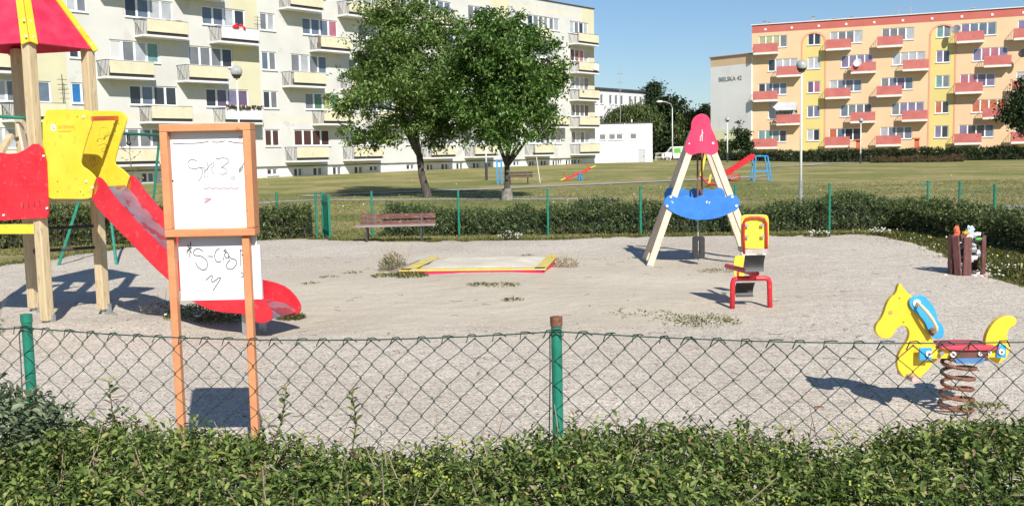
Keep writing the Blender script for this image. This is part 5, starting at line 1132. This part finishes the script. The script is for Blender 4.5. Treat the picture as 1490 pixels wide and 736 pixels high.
# ---------------------------------------------------------------- white van
vg = Vector((21.0, 128.0, .32)); van = thing('delivery_van', vg, 'white van with green side panels parked beyond the white annex', 'van', rz=R_(-4))
def vpl(pts, y0, y1): return [(x, y0, z) for x, z in pts], (0, y1 - y0, 0)
vo = [(-1.55, .35), (-1.62, .75), (-1.5, 1.0), (-.95, 1.15), (-.55, 1.72), (-.3, 1.80), (1.75, 1.83), (1.85, 1.6), (1.88, .4), (1.8, .3), (-1.4, .3)]
mb = MB(); p_, o_ = vpl(vo, -.8, .8); mb.plate(p_, o_); bd = mb.build('body', whitep, van, bevel=.06)
for n_2, q in (('window', [(-.88, 1.13), (-.52, 1.62), (-.2, 1.66), (-.2, 1.13)]), ('window', [(.42, .0), (.43, .0), (.43, .01)])):
    if len(q) < 4: continue
    mb = MB(); p_, o_ = vpl(q, -.81, -.803); mb.plate(p_, o_); mb.build(n_2, PN['d'], bd)
vgr = M('green_van_panel', (.10, .42, .03), (.16, .50, .06), 1, .4); vlm = M('pale_green_panel', (.45, .62, .30), (.5, .68, .36), 1, .4)
mb = MB(); p_, o_ = vpl([(-.1, 1.0), (.75, 1.0), (.75, 1.6), (-.1, 1.6)], -.815, -.803); mb.plate(p_, o_); mb.build('side_graphic', vgr, bd)
mb = MB(); p_, o_ = vpl([(.95, 1.2), (1.6, 1.2), (1.6, 1.6), (.95, 1.6)], -.815, -.803); mb.plate(p_, o_); mb.build('side_graphic', vlm, bd)
for x in (-.95, 1.25):
    for y in (-.72, .72):
        mb = MB(); mb.cyl((x, y - .09, .3), (x, y + .09, .3), .31, 18); wh = mb.build('wheel', dark, van); mb = MB(); mb.cyl((x, y - .11, .3), (x, y + .11, .3), .17, 12); mb.build('rim', galv, wh)
mb = MB(); mb.sphere((-1.58, -.6, .72), .10, 8, 6); mb.build('headlight', capw, van)
for i, (px, Y) in enumerate(((956, 118), (970.5, 118))):
    pass
rk = thing('railing', (18.4, 118, .4), 'low white tubular railing in front of the van', 'railing'); mb = MB(); mb.tube([(17.2, 118, .35), (17.2, 118, 1.35), (18.9, 118, 1.35), (18.9, 118, .35)], .05, 6); mb.tube([(17.2, 118, .9), (18.9, 118, .9)], .04, 6); mb.build('tube', whitep, rk, world=True)

# ---------------------------------------------------------------- vegetation
def bl(px, Y, specs):      # blobs from picture measures to metres
    k = f / Y; return [tuple(P(x, y, Y + dy / k)) + (r / k,) for x, y, r, dy in specs]
t1 = G(622, 287); t2 = G(738, 291)
tree('broadleaf_tree', t1, bl(0, t1.y, [(555, 30, 42, 0), (600, -10, 48, 20), (590, 60, 58, -30), (635, 40, 44, 10), (530, 112, 46, 10), (508, 150, 32, 0), (560, 120, 52, -40), (615, 125, 55, 20), (650, 120, 40, -20), (510, 195, 26, 10), (548, 190, 40, -10), (595, 180, 46, -35), (640, 185, 42, 10), (665, 175, 35, 30), (575, -50, 50, 0), (560, 90, 50, 60), (620, 150, 50, 70), (600, 120, 45, -80), (662, 70, 34, 20), (668, 110, 34, 30), (660, 150, 36, 10)]),
     'larger left tree with olive-green feathery crown and dark forked trunk', leaf_t1, lf=.17, nl=44000, trunkr=.165, fork=1.75, clump=.38, lean=-.28, forks=5, group='broadleaf trees on the lawn', per=70, nsub=40)
tree('broadleaf_tree', t2, bl(0, t2.y, [(700, 55, 42, 0), (745, 45, 34, 10), (782, 62, 30, 0), (740, 90, 50, -30), (700, 120, 46, 20), (790, 110, 38, 10), (812, 105, 20, 0), (760, 140, 48, -20), (800, 155, 30, 10), (700, 170, 42, 0), (740, 185, 40, -30), (785, 185, 30, 10), (715, 195, 26, 20), (670, 150, 34, 20), (745, 120, 50, 60), (670, 100, 34, 30)]),
     'right tree with bright green drooping leaves and pale base of trunk', leaf_t2, lf=.17, nl=36000, trunkr=.125, fork=1.3, clump=.36, lean=.02, forks=5, group='broadleaf trees on the lawn', per=70, nsub=40)
mb = MB(); mb.cyl(t2 + Vector((0, 0, -.05)), t2 + Vector((0, 0, .42)), .24, 12, .17); o = mb.build('trunk_whitewash', M('worn_whitewash', (.16, .14, .12), (.30, .27, .24), 9, .9, .5, 30), bpy.data.objects['broadleaf_tree.001'], world=True)
t3 = Vector((52.3, 101, 0)); tree('broadleaf_tree', t3, bl(0, 101, [(1478, 160, 20, 0), (1500, 150, 30, 0), (1468, 175, 14, 0), (1495, 180, 24, 0), (1520, 165, 28, 0), (1505, 130, 24, 0)]), 'dark round-crowned tree at the right edge before the peach block', leaf_dk, lf=.34, nl=14000, trunkr=.2, fork=2.2, clump=.7, group=None, per=60)
# background trees right of the annex
BT = [('willow_tree', 128, [(900, 178, 22, 0), (915, 165, 16, 0), (890, 185, 14, 0)], leaf_wl, 'yellow-green willow rising behind the left part of the annex roof', 1.5),
      ('willow_tree', 126, [(935, 170, 20, 0), (925, 180, 20, 0), (948, 178, 16, 0)], leaf_wl, 'yellow-green willow rising behind the right part of the annex roof', 1.5),
      ('birch_tree', 150, [(949, 135, 8, 0), (948, 150, 9, 0), (951, 165, 9, 0), (952, 127, 5, 0)], leaf_dk, 'narrow sparse tree standing tallest behind the willows', .5),
      ('dark_tree', 140, [(970, 165, 22, 0), (985, 185, 24, 0), (966, 195, 22, 0), (972, 146, 9, 0), (985, 152, 10, 0)], leaf_dk, 'dark dense tree behind the curved-arm lamp', 0),
      ('willow_tree', 134, [(1010, 175, 18, 0), (1000, 195, 20, 0), (1022, 185, 14, 0)], leaf_wl, 'drooping greyish willow between dark tree and pale gable', 1.2),
      ('dark_tree', 145, [(1028, 165, 9, 0), (1030, 180, 12, 0), (1018, 200, 20, 0), (1035, 200, 14, 0), (1026, 155, 5, 0)], leaf_dk, 'dark tree close against the left edge of the pale gable', 0),
      ('dark_tree', 136, [(950, 200, 22, 0), (975, 212, 22, 0), (1000, 214, 20, 0), (1022, 215, 18, 0)], leaf_dk, 'low dark thicket tree directly behind the white van', 0)]
for nm, Y, bs_, m_, lb2, wp_ in BT:
    cxm = sum(b[0] for b in bs_) / len(bs_); g = P(cxm, 230, Y); g.z = .3
    tree(nm, g, bl(0, Y, bs_), lb2, m_, lf=.55, nl=9000, trunkr=.25, fork=2.5, clump=1.0, group='trees beyond the annex', per=50, weep=wp_, shell=.4, nsub=14)
for px, py, Y, bs_, m_, lb2, cat, per in ((1078, 218, 119, [(1078, 205, 8, 0), (1086, 212, 8, 0), (1074, 190, 4.5, 0), (1074, 180, 2.6, 0), (1084, 196, 6, 0), (1066, 212, 6, 0)], leaf_dk, 'dark spiky conifer against the pale gable wall', 'conifer', 30), (1050, 220, 119, [(1048, 214, 5, 0), (1056, 214, 6, 0), (1040, 217, 4, 0)], leaf_wl, 'low light green bush at the foot of the gable', 'bush', 30)):
    g = P(px, py, Y); g.z = .2; tree('conifer' if cat == 'conifer' else 'bush', g, bl(0, Y, bs_), lb2, m_, lf=.4, nl=2600, trunkr=.09, fork=.7, clump=.5, cat=cat, per=per, nsub=10)
# young sapling behind the slide
sg0 = Vector((-9.1, 24.2, 0)); sp0 = thing('sapling', sg0, 'spindly young sapling with few leaves seen between slide and notice board', 'sapling'); mb = MB(); mb.tube([sg0, sg0 + Vector((-.03, 0, 1.1)), sg0 + Vector((-.10, 0, 2.25))], [.014, .010, .004], 5)
br_ = []
for i in range(12):
    z = .8 + 1.3 * i / 11; a = i * 2.4; q = sg0 + Vector((-.03 - .03 * (z > 1.3), 0, z)); e_ = q + Vector((math.cos(a) * .22, math.sin(a) * .22, .16)); mb.tube([q, e_], [.005, .002], 4); br_ += [q.lerp(e_, t) for t in (.5, .75, 1, 1.05)]
mb.build('stem', twigm, sp0, world=True); pos = np.array(br_); V, Fq = leaves(pos, randdir(len(pos), .3), .075, .04); soup('foliage', V, Fq, leaf_far, parent=sp0)
# hedges
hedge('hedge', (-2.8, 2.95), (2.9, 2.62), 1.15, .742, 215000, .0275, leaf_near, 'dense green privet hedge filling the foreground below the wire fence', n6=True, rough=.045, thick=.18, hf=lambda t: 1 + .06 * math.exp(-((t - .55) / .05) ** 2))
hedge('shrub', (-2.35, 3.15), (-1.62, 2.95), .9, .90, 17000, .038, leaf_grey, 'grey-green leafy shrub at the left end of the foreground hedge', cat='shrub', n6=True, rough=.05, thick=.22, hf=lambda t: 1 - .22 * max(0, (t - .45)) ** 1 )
G2 = 'far hedges along the wire fence'
hedge('hedge', (-10.8, 20.2), (-7.9, 21.0), .8, .72, 14000, .06, leaf_far, 'far hedge section seen between the tower posts', group=G2)
hedge('hedge', (-7.9, 21.0), (-4.25, 21.0), .8, .60, 17000, .06, leaf_far, 'far hedge section behind the slide, ending at the open gate', group=G2)
def bare(t): return 1 - .30 * math.exp(-((t - .28) / .10) ** 2) - .25 * math.exp(-((t - .62) / .03) ** 2)
hedge('hedge', (-2.7, 21.5), (2.6, 20.9), .75, .50, 24000, .06, leaf_far, 'far hedge section with a thin brown gap directly behind the red bench', group=G2, hf=bare, rough=.15)
hedge('hedge', (2.6, 20.9), (8.3, 20.5), .8, .47, 26000, .06, leaf_far, 'far hedge section behind the A-frame rocker and the tall lamp', group=G2, rough=.14, hf=lambda t: 1 - .18 * math.exp(-((t - .12) / .03) ** 2) - .2 * math.exp(-((t - .42) / .04) ** 2) + .2 * math.exp(-((t - .72) / .12) ** 2))
hedge('hedge', (8.2, 20.0), (8.35, 10.5), .8, .50, 34000, .06, leaf_far, 'dark hedge running down the right side behind the litter bin', group=G2, rough=.06)
hedge('hedge', (25.5, 112), (62, 97), 1.6, 1.15, 30000, .22, leaf_dk, 'long dark clipped hedge at the foot of the peach block', rough=.06, thick=.6)
hedge('hedge', (20, 116), (26, 113), 1.4, 1.1, 5000, .22, leaf_dk, 'short dark hedge from the van to the pale gable', rough=.06, thick=.6)
hedge('scrub', (36, 100), (44, 97), 1.6, .3, 3000, .15, leafmat('dry_scrub_leaf', [(0, (.10, .06, .03)), (1, (.26, .17, .09))], .8), 'low brownish scrub on bare soil before the peach block', cat='scrub', rough=.3)
# sprigs above the near hedge
for i, (px, pyt, pyb, lb2) in enumerate(((158, 553, 640, 'thin leafy sprig growing through the fence left of the notice board'), (405, 563, 640, 'dark leafy twig leaning right beside the notice board post'), (512, 570, 640, 'slender sprig rising above the hedge in mid-fence'), (1405, 590, 660, 'leafy stem before the horse spring at the right'))):
    Y = 3.3; a = P(px - (14 if i == 1 else 0), pyb + 20, Y); b = P(px + (12 if i == 1 else 0), pyt, Y); r0 = thing('sprig', a, lb2, 'plant'); mb = MB(); m1 = (a + b) / 2 + Vector((.015, 0, 0)); mb.tube([a, m1, b], [.003, .0025, .0012], 5); mb.build('stem', twigm, r0, world=True)
    n = 22; t = np.linspace(.25, 1, n); pos = np.array([a.lerp(m1, q * 2) if q < .5 else m1.lerp(b, q * 2 - 1) for q in t]); dr = np.stack([np.cos(np.arange(n) * 2.4), np.sin(np.arange(n) * 2.4), np.full(n, .8)], 1) + rng.normal(size=(n, 3)) * .2
    LL = rng.uniform(.02, .042, n); V, Fq = leaves6(pos, dr, LL, LL * .42); soup('foliage', V, Fq, leaf_near, parent=r0)
mb = MB()
for i in range(240):
    x = random.uniform(-2.4, 2.5); y = random.uniform(2.4, 3.4); z = .66 + random.uniform(0, .05); dx = random.gauss(0, .05); dy = random.gauss(0, .04); h3 = random.uniform(.06, .17)
    mb.tube([(x, y, z), (x + dx * .6, y + dy * .4, z + h3 * .6), (x + dx, y + dy, z + h3)], [.0022, .0018, .001], 4, caps=False)
mb.build('bare_twig', M('pale_bare_twig', (.26, .20, .13), (.36, .29, .20), 30, .9), bpy.data.objects['hedge'], world=True, kind='stuff')
# yellow-green buds on the near hedge
mb = MB()
clu = [(rng.uniform(-1.9, 2.2), rng.uniform(2.5, 3.35)) for _ in range(70)]
for cx3, cy3 in clu:
    z = .76 + .03 * math.sin(cx3 * 9)
    for j in range(9): c = Vector((cx3 + rng.normal() * .02, cy3 + rng.normal() * .02, z + rng.normal() * .02 + .005)); mb.sphere(c, rr.uniform(.0025, .0045), 5, 3)
mb.build('flower_bud', berrym, bpy.data.objects['hedge'], world=True, kind='stuff')
# weeds
GW = 'weeds growing through the gravel'
def at(px, py): g = G(px, py, 0); g.z = gz(g.x, g.y); return g
tuft('weed_clump', at(290, 470), .36, .13, 900, bush=True, mat=grassm, label='wide weedy clump under the slide beside the notice board leg', group=GW, flowers=22, stalks=14, lf=.016)
tuft('weed_clump', at(325, 474), .28, .12, 700, bush=True, mat=grassm, label='bushy weeds around the slide foot between the board posts', group=GW, flowers=8, stalks=8, lf=.014)
tuft('weed_clump', at(228, 462), .18, .18, 200, bush=True, mat=drym, label='brownish dry weeds at the left end of the slide clump', group=GW, stalks=14, flowers=6, fm=twigm)
tuft('grass_tuft', at(423, 467), .13, .10, 420, grassm, 'fresh green grass tuft beside the slide exit', cat='grass', lf=.006)
tuft('dry_bush', at(572, 400), .20, .27, 1100, bush=True, mat=leafmat('dull_weed', [(0, (.13, .16, .06)), (1, (.42, .38, .22))]), label='dry bushy plant with pale seed heads left of the sandbox', cat='plant', group=None, stalks=50, flowers=90, fm=M('pale_seed', (.50, .42, .28)), lf=.012)
tuft('weed_clump', at(598, 414), .24, .08, 240, grassm, 'low green weeds in front of the left sandbox corner', group=GW, lf=.016)
tuft('weed_clump', at(562, 412), .2, .06, 170, grassm, 'flat green weeds left of the sandbox corner', group=GW, lf=.016)
tuft('dry_bush', at(822, 394), .20, .16, 420, bush=True, mat=drym, label='tan dry tuft at the right sandbox corner', cat='plant', stalks=26, flowers=26, fm=M('pale_seed2', (.50, .42, .28)), lf=.010)
for px, py, r, n, l in ((700, 427, .16, 110, 'tiny green weed patch before the sandbox, leftmost'), (730, 426, .22, 160, 'low spread weed patch before the sandbox middle'), (746, 444, .12, 90, 'small pointed weed nearest the fence below the sandbox'), (925, 461, .35, 110, 'thin trail of weeds below the A-frame shadow'), (1000, 470, .5, 420, 'flat weedy patch left of the red rocking toy'), (1030, 474, .32, 160, 'right part of the flat weed patch near the rocking toy'), (1045, 398, .28, 170, 'dry weeds between the A-frame and the rocking toy'), (1405, 560, .0, 0, ''), (1440, 598, .16, 130, 'short weeds right of the horse spring'), (765, 376, .14, 60, 'small dark dry weed behind the sandbox'), (452, 420, .12, 40, 'dark little weed streak left of the sandbox'), (480, 411, .14, 50, 'second dark weed streak left of the sandbox'), (515, 403, .16, 60, 'third dark weed streak close to the sandbox')):
    if n: tuft('weed_patch', at(px, py), r, .05, n, grassm if px not in (1045, 765) else drym, l, group=GW, spread=2.5, lf=.012)
for px, py, l in ((742, 350, 'white daisy clump at the gravel edge behind the sandbox'), (1190, 347, 'white daisies before the hedge right of the A-frame'), (1280, 345, 'white daisies at the far right corner of the gravel')): g = G(px, py, 0); tuft('daisy_clump', g, .22, .17, 160, grassm, l, 'flowers', 'daisy clumps along the gravel edge', flowers=40)
g = G(1480, 402, 0); tuft('daisy_clump', g, .5, .14, 500, grassm, 'large daisy clump at the right picture edge below the hedge', 'flowers', 'daisy clumps along the gravel edge', flowers=40)
tuft('twiggy_shrub', (-5.3, 9.6, 0), .30, .62, 900, bush=True, mat=leafmat('dark_twiggy', [(0, (.04, .055, .025)), (1, (.16, .16, .08))]), label='dark twiggy shrub at the left edge before the tower post', cat='shrub', stalks=40, lf=.013)
# grass blades: one continuous cover round the gravel and over the near lawn
def scatter(n, fx): 
    out = []
    while len(out) < n:
        p = fx()
        if p is not None: out.append(p)
    return np.array(out)
def fx1():
    i = random.randrange(len(gp)); p = gp[i]
    if p.y < 7: return None
    a = random.uniform(0, 6.28); r = abs(random.gauss(0, .28)); x = p.x + math.cos(a) * r; y = p.y + math.sin(a) * r
    if inside(x, y) and random.random() < .8: return None
    return (x, y, .0)
def fx2():
    y = 18.5 + 27 * random.random() ** 1.4; x = random.uniform(-.56, .56) * y
    if inside(x, y): return None
    return (x, y, T(x, y))
def fx3():
    y = random.uniform(8, 19); x = random.uniform(6.2, 8.6)
    if inside(x, y): return None
    return (x, y, 0)
parts_ = [(scatter(9000, fx1), .045, .08, .007), (scatter(30000, fx2), .03, .07, .010), (scatter(9000, fx3), .05, .10, .009)]
VV, FF, o_ = [], [], 0
for pts3, h0, h1, wd in parts_:
    n = len(pts3); pos = np.repeat(pts3, 3, 0) + rng.normal(size=(n * 3, 3)) * [.03, .03, 0]; d_ = rng.normal(size=(n * 3, 3)) * .45; d_[:, 2] = 1; V, Fq = leaves(pos, d_, rng.uniform(h0, h1, n * 3), wd * 1.4, .1, .2); VV.append(V); FF.append(Fq + o_); o_ += len(V)
soup('grass', np.concatenate(VV), np.concatenate(FF), grassm, kind='stuff')
mb = MB()
for i in range(110):
    y = random.uniform(10, 19.5); x = random.uniform(6.5, 8.0)
    if inside(x, y): continue
    mb.cur = 1 if random.random() < .35 else 0; mb.sphere((x, y, random.uniform(.05, .12)), random.uniform(.009, .017), 5, 3)
for i in range(110):
    y = random.uniform(21.5, 60); x = random.uniform(-.5, .55) * y; mb.cur = 1 if random.random() < .15 else 0; mb.sphere((x, y, T(x, y) + random.uniform(.03, .09)), random.uniform(.012, .024), 5, 3)
mb.build('meadow_flowers', [petal, petaly], None, kind='stuff')
# loose stones over the gravel
n = 9000; xs_ = rng.uniform(-3.6, 5.6, n); ys2 = rng.uniform(3.6, 9.5, n); V0 = np.array([(1, 0, 0), (-1, 0, 0), (0, 1, 0), (0, -1, 0), (0, 0, 1), (0, 0, -1)], float); F0 = np.array([(0, 2, 4), (2, 1, 4), (1, 3, 4), (3, 0, 4), (2, 0, 5), (1, 2, 5), (3, 1, 5), (0, 3, 5)])
s3 = rng.uniform(.003, .009, n); jj = rng.uniform(.6, 1.3, (n, 6, 3)); zz_ = np.array([gz(a, b) for a, b in zip(xs_, ys2)]); Vs = V0[None] * jj * s3[:, None, None] * [1, 1, .7] + np.stack([xs_, ys2, zz_ + .002], 1)[:, None]
soup('pebbles', Vs.reshape(-1, 3), (F0[None] + (np.arange(n) * 6)[:, None, None]).reshape(-1, 3), leafmat('pebble', [(0, (.16, .13, .11)), (.5, (.38, .33, .29)), (1, (.62, .58, .53))], .8, 0, .3), kind='stuff')
mb = MB()
for i in range(260):
    y = 3.8 + 15 * random.random() ** 1.3; x = random.uniform(-.5, .45) * y
    if not inside(x, y): continue
    a = random.uniform(0, 6.28); L3 = random.uniform(.02, .09); z = gz(x, y) + .004; mb.tube([(x, y, z), (x + math.cos(a) * L3, y + math.sin(a) * L3, z + random.uniform(0, .01)), (x + math.cos(a + .4) * L3 * 1.7, y + math.sin(a + .4) * L3 * 1.7, z)], .0022, 3)
mb.build('dry_twigs', twigm, None, kind='stuff')
g = G(1192, 602, 0); mb = MB(); mb.sphere((g.x, g.y, .04), .03, 7, 5, (1.3, .9, .5)); mb.build('stone', M('reddish_stone', (.20, .09, .06), (.28, .14, .10), 20, .9), None, label='reddish brown stone on the gravel left of the horse', cat='stone')
# ---------------------------------------------------------------- light
LR = .29; EL = 38.
w = bpy.data.worlds.new('World'); sc.world = w; w.use_nodes = True; nt = w.node_tree
sky = nt.nodes.new('ShaderNodeTexSky'); sky.sky_type = 'NISHITA'; sky.sun_disc = False; sky.sun_elevation = R_(EL); sky.sun_rotation = math.atan2(LR, -1)
sky.air_density = 1.0; sky.dust_density = .35; sky.ozone_density = 6.0
nt.links.new(sky.outputs['Color'], nt.nodes['Background'].inputs['Color']); nt.nodes['Background'].inputs['Strength'].default_value = .08
sl = bpy.data.lights.new('sun', 'SUN'); so = bpy.data.objects.new('sun', sl); COL.objects.link(so); sl.energy = 4.7; sl.angle = R_(.5); sl.color = (1, .95, .87)
d = Vector((-LR, 1, 0)).normalized() * math.cos(R_(EL)) + Vector((0, 0, -math.sin(R_(EL)))); so.rotation_euler = d.to_track_quat('-Z', 'Y').to_euler(); so.location = (5, -15, 20)
sc.view_settings.view_transform = 'Standard'; sc.view_settings.look = 'None'; sc.view_settings.exposure = .42; sc.view_settings.gamma = 1
sc.cycles.max_bounces = 6; sc.cycles.transparent_max_bounces = 8
